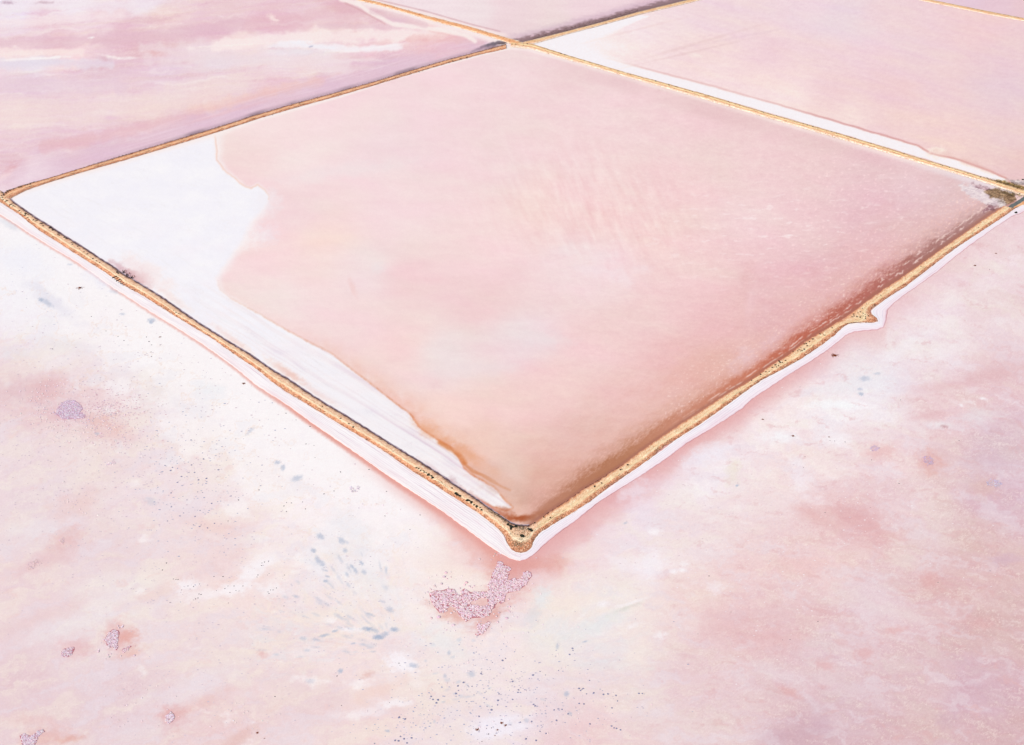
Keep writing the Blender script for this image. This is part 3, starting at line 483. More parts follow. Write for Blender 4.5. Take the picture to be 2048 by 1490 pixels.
lay((1 - inner) * m1 * us1 * (dI > -30) * 0.42, (188, 122, 104))
b2 = sstep(170, 10, dI + n_f * 40) * m1 * us1
lay(b2 * np.interp(along, [1060, 1300, 1500, 1700, 1990], [.40, .36, .24, .28, .26]), (214, 150, 146))
# teeth of pale spray in the bloom
comb = fbm((U + V * 0.8) / 4.6, (V - U * 0.5) / 9, 113, 3, 0.6)
lay(sstep(0.12, 0.42, comb) * sstep(12, 24, dI) * sstep(84, 34, dI) * m1 * us1 * 0.35, (238, 190, 184))
specks = sstep(0.36, 0.62, pnoise(U / 5.4, V / 3.8, 115)) * sstep(10, 20, dI) * sstep(120, 60, dI) * m1 * (U > 1330)
lay(specks * np.clip(0.5 + 0.9 * n_f, 0, 1) * 0.85, (246, 214, 216))
# crooked salt threads on the wet toe
for o_, k_ in ((7, 0), (13, 1)):
    q = np.exp(-((dI - o_ * np.interp(along, [1400, 1650, 1800, 2000], [.7, .9, 1.4, 1.5]) - 4.0 * fbm(U / 12, V / 12, 117 + k_, 3, 0.7) * sstep(1450, 1750, U)) / 1.3) ** 2) * m1 * sstep(1300, 1480, U)
    lay(q * 0.85 * sstep(-.25, .3, fbm(U / 24, V / 20, 127 + k_, 3, .6)), (240, 212, 214))
lay(np.exp(-((dI - 3) / 3.2) ** 2) * m1 * us1 * 0.4, (140, 88, 84))

# pale strips inside banks C and D
dC = (V - xinterp(us, C_LO)[None, :]) * 0.95
lay(sstep(np.interp(us, [100, 450, 600, 1000], [14, 14, 7, 4])[None, :], 1, dC + wu * 3) * m1 * (U < 1030) * (dC > -6) * .85, (251, 240, 242))
dD = (V - xinterp(us, D_LO)[None, :]) * 0.95
lay(sstep(np.interp(us, [1030, 1200, 1500, 1900], [7, 9, 10, 13])[None, :], 2, dD + wu * 3) * m1 * (U > 1010) * (dD > -6) * .8, (250, 236, 240))
lay(sstep(26, 8, np.abs(dD - 16)) * m1 * sstep(1060, 1260, U) * (0.30 + 0.3 * wv), (222, 184, 196))
lay(sstep(16, 6, dD) * m1 * sstep(1780, 1960, U) * .6, (226, 216, 234))
# ---------------- other ponds
m = M[4]; um, vm = U[m], V[m]
dR = sdist(um, vm, WHITE_R) + fbm(um / 40, vm / 20, 121, 4) * 1.5
Cm = C[m]
wr = sstep(1.2 + 16 * sstep(1290, 1180, um), -1, dR)
Cm = Cm + (wr * 0.96)[:, None] * (np.array([252, 246, 250]) - Cm)
redl = sstep(3.2, 0.6, np.abs(dR - 0.6)) * sstep(1180, 1330, um) * (vm > xinterp(um, D_UP) - 60) * (0.35 + 0.35 * sstep(1500, 1700, um))
Cm = Cm + redl[:, None] * (np.array([206, 140, 146]) - Cm)
C[m] = Cm
for i, a in enumerate([(1875, 300, 17, 8, 0, (248, 238, 238), .9, .4), (1872, 301, 8, 4, 0, (234, 206, 206), .7), (1880, 306, 26, 10, 0, (240, 216, 218), .5), (1950, 330, 60, 6, 20, (222, 178, 184), .4), (1390, 110, 16, 5, 10, (249, 236, 236), .6), (1270, 95, 18, 8, 10, (250, 234, 236), .7), (1205, 88, 50, 20, 20, (252, 244, 248), .7), (1400, 85, 120, 3, -16, (232, 202, 208), .5), (1380, 105, 130, 2.5, -13, (228, 196, 202), .45), (1500, 70, 120, 2.5, -11, (226, 196, 212), .3), (1290, 55, 100, 2.5, -14, (236, 206, 212), .4), (1700, 60, 160, 26, 12, (236, 220, 232), .4)]):
    dab(*a, seed=900 + i, pid=4)
for k, (pl, w0, w1, c_, a_) in enumerate([
    ([(-20, 90), (120, 85), (260, 75), (400, 62), (480, 48)], 6, 20, (227, 190, 204), .6), ([(300, 108), (420, 106), (560, 118), (680, 130)], 8, 30, (240, 222, 228), .6), ([(-20, 45), (120, 40), (240, 30)], 2, 14, (248, 232, 236), .6), ([(-20, 14), (150, 10), (300, 14)], 4, 16, (244, 234, 243), .6),
    ([(430, 91), (520, 83), (600, 76), (700, 70), (800, 69), (880, 66)], 5, 17, (250, 234, 234), .85), ([(560, 88), (640, 93), (720, 98), (800, 95)], 2, 9, (247, 242, 248), .8), ([(-20, 107), (80, 104), (160, 105)], 3, 11, (251, 231, 230), .75), ([(-20, 130), (100, 124), (220, 128)], 4, 14, (232, 222, 236), .6),
    ([(820, 78), (900, 76), (960, 82)], 3, 12, (238, 192, 192), .55), ([(500, 50), (620, 40), (720, 26)], 8, 24, (229, 188, 199), .5), ([(640, 52), (740, 54), (820, 50)], 2, 8, (226, 192, 204), .5), ([(-20, 170), (100, 168), (240, 172)], 6, 24, (230, 204, 220), .5),
    ([(-20, 235), (120, 225), (300, 205), (480, 170)], 8, 34, (242, 222, 221), .5), ([(380, 221), (480, 200), (560, 182), (640, 163)], 3, 15, (240, 198, 190), .55), ([(90, 296), (260, 262), (400, 229)], 5, 20, (230, 186, 195), .55), ([(30, 345), (200, 307), (400, 247), (560, 202), (700, 167), (850, 122)], 7, 26, (226, 196, 212), .5)]):
    band(pl, w0, w1, c_, a_, 2, w1 * .55, 40 + k)
for i, a in enumerate([(60, 118, 75, 3, -3, (253, 246, 246), .95, .3), (110, 114, 30, 2.5, -5, (253, 246, 246), .8), (60, 126, 80, 6, -3, (228, 222, 236), .6), (15, 5, 14, 4, 0, (188, 158, 180), .7), (90, 5, 22, 3, 0, (200, 170, 184), .6), (225, 114, 26, 3, 10, (250, 240, 240), .8), (260, 116, 24, 3, -2, (248, 240, 242), .7), (208, 118, 18, 5, 12, (220, 180, 194), .7), (310, 106, 20, 6, 8, (228, 178, 182), .6), (380, 97, 10, 5, 10, (250, 238, 238), .6), (470, 90, 70, 1.6, -3, (252, 242, 238), .7),
                       (600, 84, 26, 4, 0, (250, 247, 253), .9), (630, 92, 44, 4, 6, (246, 243, 250), .8), (690, 102, 40, 3, 0, (251, 246, 248), .7), (760, 94, 46, 2.5, -8, (252, 246, 248), .8), (622, 93, 5, 2, -20, (180, 180, 204), .8), (600, 104, 46, 8, 0, (234, 228, 238), .6), (545, 36, 12, 6, 40, (250, 230, 228), .8), (552, 40, 10, 2, 10, (252, 234, 232), .7), (183, 75, 6, 2.5, -10, (252, 246, 248), .9), (30, 130, 60, 10, 0, (232, 222, 236), .6), (450, 125, 80, 14, -5, (234, 222, 230), .5), (350, 215, 140, 16, -8, (243, 222, 216), .45), (450, 225, 90, 4, -16, (236, 186, 190), .5), (510, 195, 80, 6, -16, (240, 192, 186), .45), (620, 165, 70, 5, -16, (238, 196, 194), .4), (870, 62, 50, 5, 14, (236, 184, 184), .6), (20, 340, 24, 8, -40, (222, 160, 166), .6), (10, 352, 20, 6, -30, (250, 226, 226), .7),
                       (800, 45, 44, 7, 18, (226, 196, 210), .6)]):
    dab(*a, seed=950 + i, pid=2)
# salt threads that run beside bank C in the left pond
dC2 = (xinterp(us, C_UP)[None, :] - V) * 0.95
thr = np.maximum(0, pnoise(dC2 / 3.2, (U - V) / 120, 131))
lay(thr * sstep(60, 20, dC2) * sstep(1, 4, dC2) * m2 * .55, (248, 230, 238))
lay(sstep(46, 14, dC2 + wu * 10) * m2 * .35, (222, 190, 212))
lay(sstep(9, 2, dC2) * m2 * (0.35 + 0.5 * sstep(0.0, 0.5, pnoise(U / 60, V * 0, 133))) * sstep(120, 420, U), (150, 126, 140))
lay(np.clip(0.5 + wu, 0, 1) * sstep(30, 15, np.abs(dC2 - 24)) * m2 * sstep(160, 20, U) * .8, (246, 230, 238))
# white flanks of bank E, and the fork of salt below it
band(E_LO[1:], 1, 12, (252, 240, 238), .95, 2, 2, 1); band(E_LO[1:], 6, 17, (250, 234, 234), .6, 2, 2, 8)
band(E_UP[1:], 1, 10, (250, 232, 234), .9, 3, 1, 2); band([(740, -4), (850, 22), (940, 48), (1000, 63)], 0.5, 2.5, (200, 150, 164), .5, 3, .5, 5)
band([(682, -2), (715, 8), (740, 24), (765, 37), (785, 48), (800, 50), (840, 55), (890, 61), (935, 72), (950, 82)], 2, 7, (251, 238, 236), .9, 2, 1.5, 6)
band([(690, 6), (720, 20), (745, 34), (770, 48)], 0.6, 2.4, (214, 164, 168), .5, 2, 1, 7)
band([(745, 22), (800, 34), (850, 50)], 4, 9, (228, 196, 206), .5, 2, 1, 9)
# dark wet ground: wedge beside the far crossing, band above bank F, flats at the right crossing
dab(985, 88, 22, 4.5, -14, (112, 100, 112), .95, .4, .5, 31, 2); dab(960, 97, 22, 3, -18, (150, 126, 146), .7, .2, .5, 32, 2); dab(1005, 86, 12, 2.6, -6, (92, 76, 80), .9, .4, .3, 33, 2)
dF = (xinterp(us, F_UP)[None, :] - V) * 0.96
m3 = M[3].astype(np.float32)
fr = fbm(U / 18, V / 6, 141, 4, 0.65)
lay(sstep(12.5, 7, dF + fr * 4) * m3 * (U > 1010) * .92, (108, 82, 76)); lay(sstep(6, 1.5, dF + fr * 2) * m3 * (U > 1020) * .8, (84, 64, 54)); lay(sstep(26, 10, dF + fr * 5) * m3 * (U > 1000) * .45, (190, 158, 186))
lay(sstep(0.2, 0.5, fbm(U / 16, V / 3, 143, 3)) * sstep(4, 8, dF) * sstep(17, 11, dF) * m3 * (U > 1030) * .8, (226, 194, 212))
cr = slc(1880, 2080, 345, 430); uc, vc = U[cr], V[cr]
cn = fbm(uc / 13, vc / 6, 145, 4, 0.7); cs = fbm((uc + vc * 2) / 22, (vc - uc * 0.28) / 3.0, 146, 4, 0.65)
def ground_patch(poly, cols, a, rag, pid):
    k = sstep(2.0, -2.0, sdist(uc, vc, poly) + cn * rag) * a * (PID[cr] == pid)
    col = ramp3(cs, cols)
    for i in range(3): C[cr][..., i] += k * (col[..., i] - C[cr][..., i])
def ramp3(n, cols):
    return np.stack([np.interp(n, [-.5, 0, .5], [c[i] for c in cols]) for i in range(3)], -1)
ground_patch([(1915, 366), (1950, 372), (1990, 384), (2012, 412), (1985, 418), (1960, 402), (1930, 388)], [(206, 190, 210), (230, 220, 234), (248, 242, 250)], .75, 9, 1)
ground_patch([(1944, 366), (1965, 371), (1985, 378), (1975, 382), (1955, 377)], [(132, 96, 116), (168, 130, 148), (226, 202, 218)], .8, 5, 1)
ground_patch([(1968, 381), (1990, 376), (2032, 388), (2052, 390), (2030, 402), (2014, 410), (1996, 398), (1980, 394)], [(88, 68, 58), (140, 108, 88), (210, 176, 146)], .95, 5, 1)
ground_patch([(1990, 398), (2006, 396), (2014, 408), (2002, 412)], [(120, 100, 100), (196, 182, 190), (240, 230, 236)], .8, 5, 1)
ground_patch([(1976, 408), (1996, 411), (1990, 420), (1966, 424)], [(104, 66, 78), (150, 104, 122), (224, 196, 208)], .85, 5, 1)
ground_patch([(1984, 359), (2010, 362), (2052, 372), (2052, 394), (2032, 388), (2004, 370)], [(104, 84, 56), (156, 124, 84), (214, 178, 132)], .95, 4, 4)
ground_patch([(2012, 358), (2052, 362), (2052, 372), (2024, 366)], [(110, 96, 106), (176, 164, 178), (238, 230, 240)], .85, 4, 4)

# fine grain of the crust
gr1 = fbm(U / 8, V / 4.2, 161, 3, 0.7); gr2 = rng.normal(0, 1, U.shape).astype(np.float32)
gamp = np.where(M[0], 0.75 + 0.5 * sstep(1100, 1600, U), np.where(M[1], 0.45 + 0.5 * sstep(900, 1600, U), 0.85))
tint(gamp * gr1, (-2.2, -3.4, -2.6)); tint(gamp * gr2, (1.5, 2.0, 1.8))
notw = sstep(246, 236, C[..., 1]); m1 = m1 * notw; m2 = m2 * notw; m4 = m4 * notw
tint(m1, (4, 4, -1)); tint(m1 * rt, (3, 2, -3)); tint(m3, (5, 3, -3)); tint(m0, (1, 1, -2)); tint(m0 * sstep(1150, 1900, U) * sstep(850, 1200, V), (2, 0, -4)); tint(m4, (5, 3, -4)); tint(m4 * sstep(1650, 1950, U), (3, 1, -5)); tint(m2, (5, 3, 1))
C = np.clip(C, 20, 253)
LIN = (srgb2lin(C) / CARD).clip(0.0, 0.92)
Zg = (0.02 * fbm(X / 3, Y / 3, 151, 2)).astype(np.float64)

# ------------------------------------------------------------------ materials
def mat(name, rough=0.7, spec=0.2, grain=0.05, scale=2.0, bump=0.0, bscale=1.0, color=None, speckle=None, detail=4):
    m = bpy.data.materials.new(name); m.use_nodes = True
    n = m.node_tree.nodes; l = m.node_tree.links; b = n['Principled BSDF']
    b.inputs['Roughness'].default_value = rough; b.inputs['Specular IOR Level'].default_value = spec
    tc = n.new('ShaderNodeTexCoord')
    if color is None:
        at = n.new('ShaderNodeAttribute'); at.attribute_name = 'Col'; src = at.outputs['Color']
    else:
        c = n.new('ShaderNodeRGB'); c.outputs[0].default_value = (*color, 1); src = c.outputs[0]
    no = n.new('ShaderNodeTexNoise'); no.inputs['Scale'].default_value = scale; no.inputs['Detail'].default_value = detail; no.inputs['Roughness'].default_value = 0.65
    l.new(tc.outputs['Object'], no.inputs['Vector'])
    mr = n.new('ShaderNodeMapRange'); mr.inputs['From Min'].default_value = 0.25; mr.inputs['From Max'].default_value = 0.75
    mr.inputs['To Min'].default_value = 1 - grain; mr.inputs['To Max'].default_value = 1 + grain
    l.new(no.outputs['Fac'], mr.inputs['Value'])
    mul = n.new('ShaderNodeVectorMath'); mul.operation = 'SCALE'
    l.new(src, mul.inputs[0]); l.new(mr.outputs[0], mul.inputs['Scale'])
    last = mul.outputs[0]
    if speckle:
        sc_, thr, col, amt = speckle
        vo = n.new('ShaderNodeTexNoise'); vo.inputs['Scale'].default_value = sc_; vo.inputs['Detail'].default_value = 2
        l.new(tc.outputs['Object'], vo.inputs['Vector'])
        m2 = n.new('ShaderNodeMapRange'); m2.inputs['From Min'].default_value = thr; m2.inputs['From Max'].default_value = thr + 0.08; m2.inputs['To Max'].default_value = amt
        l.new(vo.outputs['Fac'], m2.inputs['Value'])
        mx = n.new('ShaderNodeMix'); mx.data_type = 'RGBA'; mx.inputs['B'].default_value = (*col, 1)
        l.new(m2.outputs[0], mx.inputs['Factor']); l.new(last, mx.inputs['A']); last = mx.outputs['Result']
    l.new(last, b.inputs['Base Color'])
    if bump:
        bp = n.new('ShaderNodeBump'); bp.inputs['Strength'].default_value = bump; bp.inputs['Distance'].default_value = 0.05
        n2 = n.new('ShaderNodeTexNoise'); n2.inputs['Scale'].default_value = bscale; n2.inputs['Detail'].default_value = 3
        l.new(tc.outputs['Object'], n2.inputs['Vector']); l.new(n2.outputs['Fac'], bp.inputs['Height']); l.new(bp.outputs[0], b.inputs['Normal'])
    return m

M_BED = mat('salt_bed', 0.75, 0.12, 0.035, 3.2, 0.25, 2.2)
M_BRINE = mat('pink_brine', 0.6, 0.15, 0.030, 2.4, 0.12, 1.6)
M_BANK = mat('sandy_bank', 0.9, 0.1, 0.16, 3.2, 0.4, 3.0)
M_TRACK = mat('pale_track', 0.9, 0.1, 0.08, 2.0, 0.3, 3.0)
M_SALT = mat('dry_salt', 0.8, 0.15, 0.03, 3.0, 0.3, 3.0)
M_WRACK = mat('dark_wrack', 0.9, 0.1, 0.4, 4.0)
M_RUBBLE = mat('rubble', 0.9, 0.1, 0.3, 3.0)
M_CRUST = mat('crust', 0.7, 0.2, 0.10, 5.0, 0.3, 6.0)
M_LEAF = mat('leaf', 0.8, 0.2, 0.35, 6.0, color=(0.020, 0.021, 0.013))
M_LEAF2 = mat('leaf_olive', 0.8, 0.2, 0.35, 6.0, color=(0.075, 0.066, 0.040))
M_STEM = mat('stem', 0.9, 0.1, 0.2, 6.0, color=(0.05, 0.035, 0.022))
M_RUST = mat('rust_twigs', 0.9, 0.1, 0.35, 8.0, color=(0.20, 0.050, 0.018))
M_STONE = mat('dark_stone', 0.8, 0.2, 0.3, 6.0, color=(0.045, 0.034, 0.042))
M_STONE2 = mat('blue_stone', 0.8, 0.2, 0.3, 6.0, color=(0.20, 0.20, 0.30))
M_PIPE = mat('black_pipe', 0.5, 0.4, 0.2, 4.0, color=(0.012, 0.011, 0.013))
M_TIMBER = mat('tarred_timber', 0.8, 0.2, 0.3, 4.0, color=(0.016, 0.012, 0.014))
M_DRAIN = mat('drain_water', 0.55, 0.2, 0.3, 1.5, color=(0.12, 0.13, 0.122))

# ------------------------------------------------------------------ mesh building
def mesh_np(name, verts, faces, cols=None, mtl=None, smooth=True):
    """faces: int array (n,3) or (n,4)"""
    me = bpy.data.meshes.new(name)
    verts = np.asarray(verts, np.float32); faces = np.asarray(faces, np.int32); k = faces.shape[1]
    me.vertices.add(len(verts)); me.vertices.foreach_set('co', verts.ravel())
    me.loops.add(faces.size); me.loops.foreach_set('vertex_index', faces.ravel())
    me.polygons.add(len(faces)); me.polygons.foreach_set('loop_start', np.arange(0, faces.size, k, dtype=np.int32))
    me.polygons.foreach_set('loop_total', np.full(len(faces), k, np.int32))
    if smooth: me.polygons.foreach_set('use_smooth', np.ones(len(faces), bool))
    me.update(calc_edges=True)
    if cols is not None:
        a = me.attributes.new('Col', 'FLOAT_COLOR', 'POINT')
        c4 = np.ones((len(verts), 4), np.float32); c4[:, :3] = cols
        a.data.foreach_set('color', c4.ravel())
    if mtl: me.materials.append(mtl)
    return me

def obj(name, me, parent=None, label=None, cat=None, group=None, kind=None, loc=None):
    o = bpy.data.objects.new(name, me); COL.objects.link(o)
    if loc is not None: o.location = loc
    if parent is not None: o.parent = parent
    if label: o['label'] = label
    if cat: o['category'] = cat
    if group: o['group'] = group
    if kind: o['kind'] = kind
    return o

# lake bed and ponds, cut out of the grid along the banks
nv, nu = U.shape
VV = np.stack([X, Y, Zg], -1).reshape(-1, 3); CC = LIN.reshape(-1, 3)
ii = np.arange(nv * nu).reshape(nv, nu)
F4 = np.stack([ii[1:, :-1], ii[1:, 1:], ii[:-1, 1:], ii[:-1, :-1]], -1).reshape(-1, 4)
fp = PID[1:, :-1].reshape(-1)
for pid, name, label, mtl in ((0, 'lake_bed', 'broad pale pink and white salt flat in front of the banks', M_BED), (1, 'salt_pond', 'large four-sided pink brine pond in the middle with a white salt corner', M_BRINE),
                              (2, 'salt_pond', 'banded pink pond behind the middle pond on the left', M_BRINE), (3, 'salt_pond', 'small pink wedge of pond at the top centre', M_BRINE),
                              (4, 'salt_pond', 'smooth pink pond at the upper right with a white salt margin', M_BRINE), (5, 'salt_pond', 'sliver of pink pond in the top right corner', M_BRINE)):
    f = F4[fp == pid]
    ids = np.unique(f); re = np.zeros(nv * nu, np.int32); re[ids] = np.arange(len(ids))
    obj(name, mesh_np(name, VV[ids], re[f], CC[ids], mtl), label=label, kind='structure')
g = 30000.0
obj('ground', mesh_np('ground', [(-g, -g, -0.6), (g, -g, -0.6), (g, g, -0.6), (-g, g, -0.6)], [(0, 1, 2, 3)], np.tile(albedo((234, 208, 216)), (4, 1)), M_BED), label='pink salt plain out to the horizon', kind='structure')

# ------------------------------------------------------------------ banks
def resample(pairs, step):
    """paired edge points -> evenly spaced pairs"""
    lo = np.array([p[0] for p in pairs], float); up = np.array([p[1] for p in pairs], float)
    d = np.maximum(np.hypot(*np.diff(lo, axis=0).T), np.hypot(*np.diff(up, axis=0).T)); s = np.concatenate([[0], np.cumsum(d)])
    n = max(2, int(s[-1] / step)); q = np.linspace(0, s[-1], n)
    f = lambda a: np.stack([np.interp(q, s, a[:, 0]), np.interp(q, s, a[:, 1])], -1)
    return f(lo), f(up)

def pair_x(lo, up, shift, step=14):
    x0, x1 = lo[0][0], lo[-1][0]
    xs = np.arange(x0, x1 + .1, step)
    return [((x, float(xinterp(x, lo))), (x + shift, float(xinterp(x + shift, up)))) for x in xs]

def strip(lo, up, ss, hs, colf, wob=0.0, seed=0):
    """a ribbon of ground between two edges: stations x cross positions ss, heights hs, colour colf(s, along, u, v)"""
    n = len(lo); k = len(ss)
    a = np.linspace(0, 1, n)[:, None]
    jit = wob * fbm(lo[:, 0] / 9, lo[:, 1] / 9, seed, 3)[:, None]
    jit2 = wob * fbm(lo[:, 0] / 9 + 50, lo[:, 1] / 9, seed + 5, 3)[:, None]
    S = np.broadcast_to(np.asarray(ss)[None, :], (n, k)); H = np.broadcast_to(np.asarray(hs)[None, :], (n, k)).copy()
    w = np.maximum(np.hypot(up[:, 0] - lo[:, 0], up[:, 1] - lo[:, 1]), 1)[:, None]
    S2 = S + (jit * (1 - S) + jit2 * S) / w
    u = lo[:, :1] * (1 - S2) + up[:, :1] * S2; v = lo[:, 1:] * (1 - S2) + up[:, 1:] * S2
    x, y, t = ground(u, v)
    H = H * (1 + 0.25 * fbm(x / 4, y / 4, seed + 9, 2))
    x, y, t = ground(u, v, H)
    c = colf(S, a + 0 * S, u, v)
    ii = np.arange(n * k).reshape(n, k)
    f = np.stack([ii[:-1, :-1], ii[1:, :-1], ii[1:, 1:], ii[:-1, 1:]], -1).reshape(-1, 4)
    return np.stack([x, y, H], -1).reshape(-1, 3), f, (srgb2lin(np.clip(c, 5, 253)) / CARD).clip(0, .92).reshape(-1, 3), (u, v, H)

def ramp(S, stops):
    p = [s for s, _ in stops]
    return np.stack([np.interp(S, p, [c[i] for _, c in stops]) for i in range(3)], -1)

def bank_col(stops, amp=14, seed=0):
    def f(S, a, u, v):
        n = fbm(u / 16, v / 10, seed, 4, 0.6); n2 = pnoise(u / 3.4, v / 2.6, seed + 3)
        Sw = np.clip(S + 0.05 * n, 0, 1)
        c = ramp(Sw, stops)
        gr = rng.normal(0, 1, S.shape) * np.interp(S, [0, .3, .4, .6, 1], [1.25, 1.1, .35, .6, .8])
        c = c - (sstep(.3, .75, fbm(u / 7, v / 5, seed + 60, 3, .7)) * np.interp(S, [0, .3, .45, .6, 1], [1, .8, .25, .7, .7]))[..., None] * np.array([46, 58, 58])
        return c + gr[..., None] * np.array([15, 21, 22]) * (1 + 0.8 * np.maximum(0, n))[..., None] + (n * amp)[..., None] * np.array([.5, 1, 1.1]) + (n2 * amp * 0.7)[..., None]
    return f

BANKH = 0.5
S_BANK = np.array([0, .04, .08, .12, .16, .2, .24, .28, .32, .36, .4, .44, .48, .52, .56, .6, .65, .7, .75, .8, .85, .9, .95, 1.0])
H_BANK = np.interp(S_BANK, [0, .12, .27, .4, .55, .7, .86, .94, 1.0], [.12, .36, .66, .78, .8, .80, .76, .5, .25])
def tri(p, c):
    return [c, p]

def rubble(parent, u, v, z, size_px, colours, name='rubble'):
    """loose stones of a bank, too small to pick apart: one part"""
    base = np.array([(1, 0, 0), (-1, 0, 0), (0, 1, 0), (0, -1, 0), (0, 0, 1), (0, 0, -.4)], float)
    fc = np.array([(0, 2, 4), (2, 1, 4), (1, 3, 4), (3, 0, 4), (2, 0, 5), (1, 2, 5), (3, 1, 5), (0, 3, 5)])
    n = len(u)
    x, y, t = ground(u, v, z)
    r = size_px * t / FPX * (0.6 + 0.8 * rng.random(n))
    ang = rng.random(n) * 6.28
    b = base[None] * (0.7 + 0.6 * rng.random((n, 6, 1)))
    ca, sa = np.cos(ang)[:, None], np.sin(ang)[:, None]
    bx = b[..., 0] * ca - b[..., 1] * sa; by = b[..., 0] * sa + b[..., 1] * ca
    P = np.stack([x[:, None] + bx * r[:, None], y[:, None] + by * r[:, None], np.asarray(z)[:, None] + b[..., 2] * r[:, None] * 0.7], -1).reshape(-1, 3)
    F = (fc[None] + 6 * np.arange(n)[:, None, None]).reshape(-1, 3)
    ci = np.array(colours)[rng.integers(0, len(colours), n)] + rng.normal(0, 10, (n, 1))
    return obj(name, mesh_np(name, P, F, np.repeat(albedo(ci), 6, axis=0), M_RUBBLE, False), parent, kind='stuff')

def make_bank(name, pairs, stops, label, step=2.0, h=BANKH, wob=2.0, seed=0, track=None, rub=None, track_col=None):
    lo, up = resample(pairs, step)
    V_, F_, C_, (u, v, H) = strip(lo, up, S_BANK, H_BANK * h / 0.8, bank_col(stops, seed=seed), wob, seed)
    o = obj(name, mesh_np(name, V_, F_, C_, M_BANK), label=label, cat='embankment', group='embankments between the salt ponds')
    if track:
        s0, s1 = track
        ss = np.linspace(s0, s1, 5); hh = np.interp(ss, S_BANK, H_BANK) * h / 0.8 + np.array([-.02, .05, .06, .05, -.02]) + 0.02
        tc_ = track_col or (253, 234, 200)
        V_, F_, C_, _ = strip(lo, up, ss, hh, lambda S, a, u_, v_: np.array(tc_) + (fbm(u_ / 12, v_ / 8, seed + 77, 4) * 16)[..., None] * np.array([.6, 1, 1.3]), wob * 2.0, seed + 40)
        obj('track', mesh_np('track', V_, F_, C_, M_TRACK), o)
        if h >= BANKH and seed in (1, 2):                 # the other wheel's rut
            ss = ss + (s1 - s0) * 1.25; ss = ss[0] + (ss - ss[0]) * 0.45
            V_, F_, C_, _ = strip(lo, up, ss, np.interp(ss, S_BANK, H_BANK) * h / 0.8 + np.array([-.02, .03, .04, .03, -.02]) + .02, lambda S, a, u_, v_: np.array(tc_) * .985 + (fbm(u_ / 9, v_ / 7, seed + 78, 4) * 26)[..., None] * np.array([.6, 1, 1.2]), wob * 1.6, seed + 41)
            obj('track', mesh_np('track', V_, F_, C_, M_TRACK), o)
    if rub:
        n, s0, s1, px, cols = rub
        k = rng.integers(0, len(lo), n); s = s0 + (s1 - s0) * rng.random(n)
        uu = lo[k, 0] * (1 - s) + up[k, 0] * s + rng.normal(0, 1, n); vv = lo[k, 1] * (1 - s) + up[k, 1] * s + rng.normal(0, .6, n)
        zz = np.interp(s, S_BANK, H_BANK) * h / 0.8
        rubble(o, uu, vv, zz, px, cols)
    return o, lo, up

PA = pair_x(A_LO, A_UP, 16) + [((980, 1044), (998, 1031))] + BULB
PB = [BULB[-1]] + list(zip(B_LO, B_UP))
PC = [((p[0] + 8 * (p[0] < 900), float(xinterp(p[0] + 8 * (p[0] < 900), C_LO))), p) for p in C_UP]
PD = pair_x(D_LO, D_UP, 4, 20); PE = [(b, a) for a, b in zip(E_UP, E_LO)]; PF = [(b, a) for a, b in zip(F_UP, F_LO)]; PG = [(b, a) for a, b in zip(G_UP, G_LO)]
RC = [(196, 132, 98), (216, 160, 124), (240, 200, 164), (150, 92, 68), (250, 222, 190), (250, 226, 200), (120, 76, 60)]
stA = [(0, (176, 122, 98)), (.06, (206, 146, 114)), (.2, (218, 152, 116)), (.36, (232, 174, 138)), (.43, (252, 228, 196)), (.53, (252, 226, 194)), (.6, (238, 192, 154)), (.66, (247, 203, 170)), (.9, (246, 199, 168)), (.96, (216, 168, 138)), (1, (120, 88, 84))]
stB = [(0, (182, 120, 98)), (.06, (212, 144, 112)), (.22, (222, 152, 116)), (.34, (234, 176, 138)), (.41, (253, 226, 190)), (.5, (253, 228, 192)), (.58, (246, 206, 164)), (.8, (251, 211, 174)), (.9, (244, 186, 146)), (.96, (226, 158, 122)), (1, (206, 136, 112))]
stC = [(0, (216, 166, 140)), (.2, (214, 146, 112)), (.5, (247, 195, 158)), (.75, (226, 162, 124)), (.88, (176, 128, 104)), (1, (120, 96, 92))]
stD = [(0, (252, 232, 216)), (.25, (249, 212, 186)), (.5, (236, 184, 140)), (.7, (249, 212, 166)), (.9, (216, 168, 126)), (1, (244, 222, 200))]
stE = [(0, (250, 226, 210)), (.3, (243, 184, 140)), (.6, (240, 172, 122)), (.85, (243, 186, 144)), (1, (248, 216, 196))]
bankA, loA, upA = make_bank('embankment', PA, stA, 'long sandy embankment down the left side, with three black culvert pipes and a rounded end', track=(.43, .51), rub=(9000, .0, .36, .7, RC), seed=1, track_col=(255, 228, 196))
bankB, loB, upB_ = make_bank('embankment', PB, stB, 'sandy embankment up the right side with a pointed spur half way', track=(.40, .50), rub=(6000, .0, .34, .7, RC), seed=2, track_col=(253, 221, 178))
bankC, loC, upC = make_bank('embankment', PC, stC, 'thin orange embankment between the middle pond and the banded left pond', track=(.45, .62), seed=3, wob=.6, track_col=(247, 198, 156), rub=(2600, .05, .9, .6, RC))
bankD, loD, upD = make_bank('embankment', PD, stD, 'straight yellow embankment beside the white salt strip on the upper right', track=(.55, .75), seed=4, wob=.6, track_col=(253, 222, 172), rub=(2200, .05, .9, .55, RC))
bankE, loE, upE = make_bank('embankment', PE, stE, 'orange embankment with white flanks running off the top left of the crossing', seed=5, wob=.8, rub=(1200, .1, .9, .6, RC))
bankF, loF, upF = make_bank('embankment', PF, stD, 'narrow embankment with a dark brown verge running off the top right', seed=6, wob=.4, rub=(700, .1, .9, .5, RC))
bankG, loG, upG = make_bank('embankment', PG, stD, 'faint yellow embankment across the top right corner', seed=7, wob=.4, rub=(500, .1, .9, .5, RC))

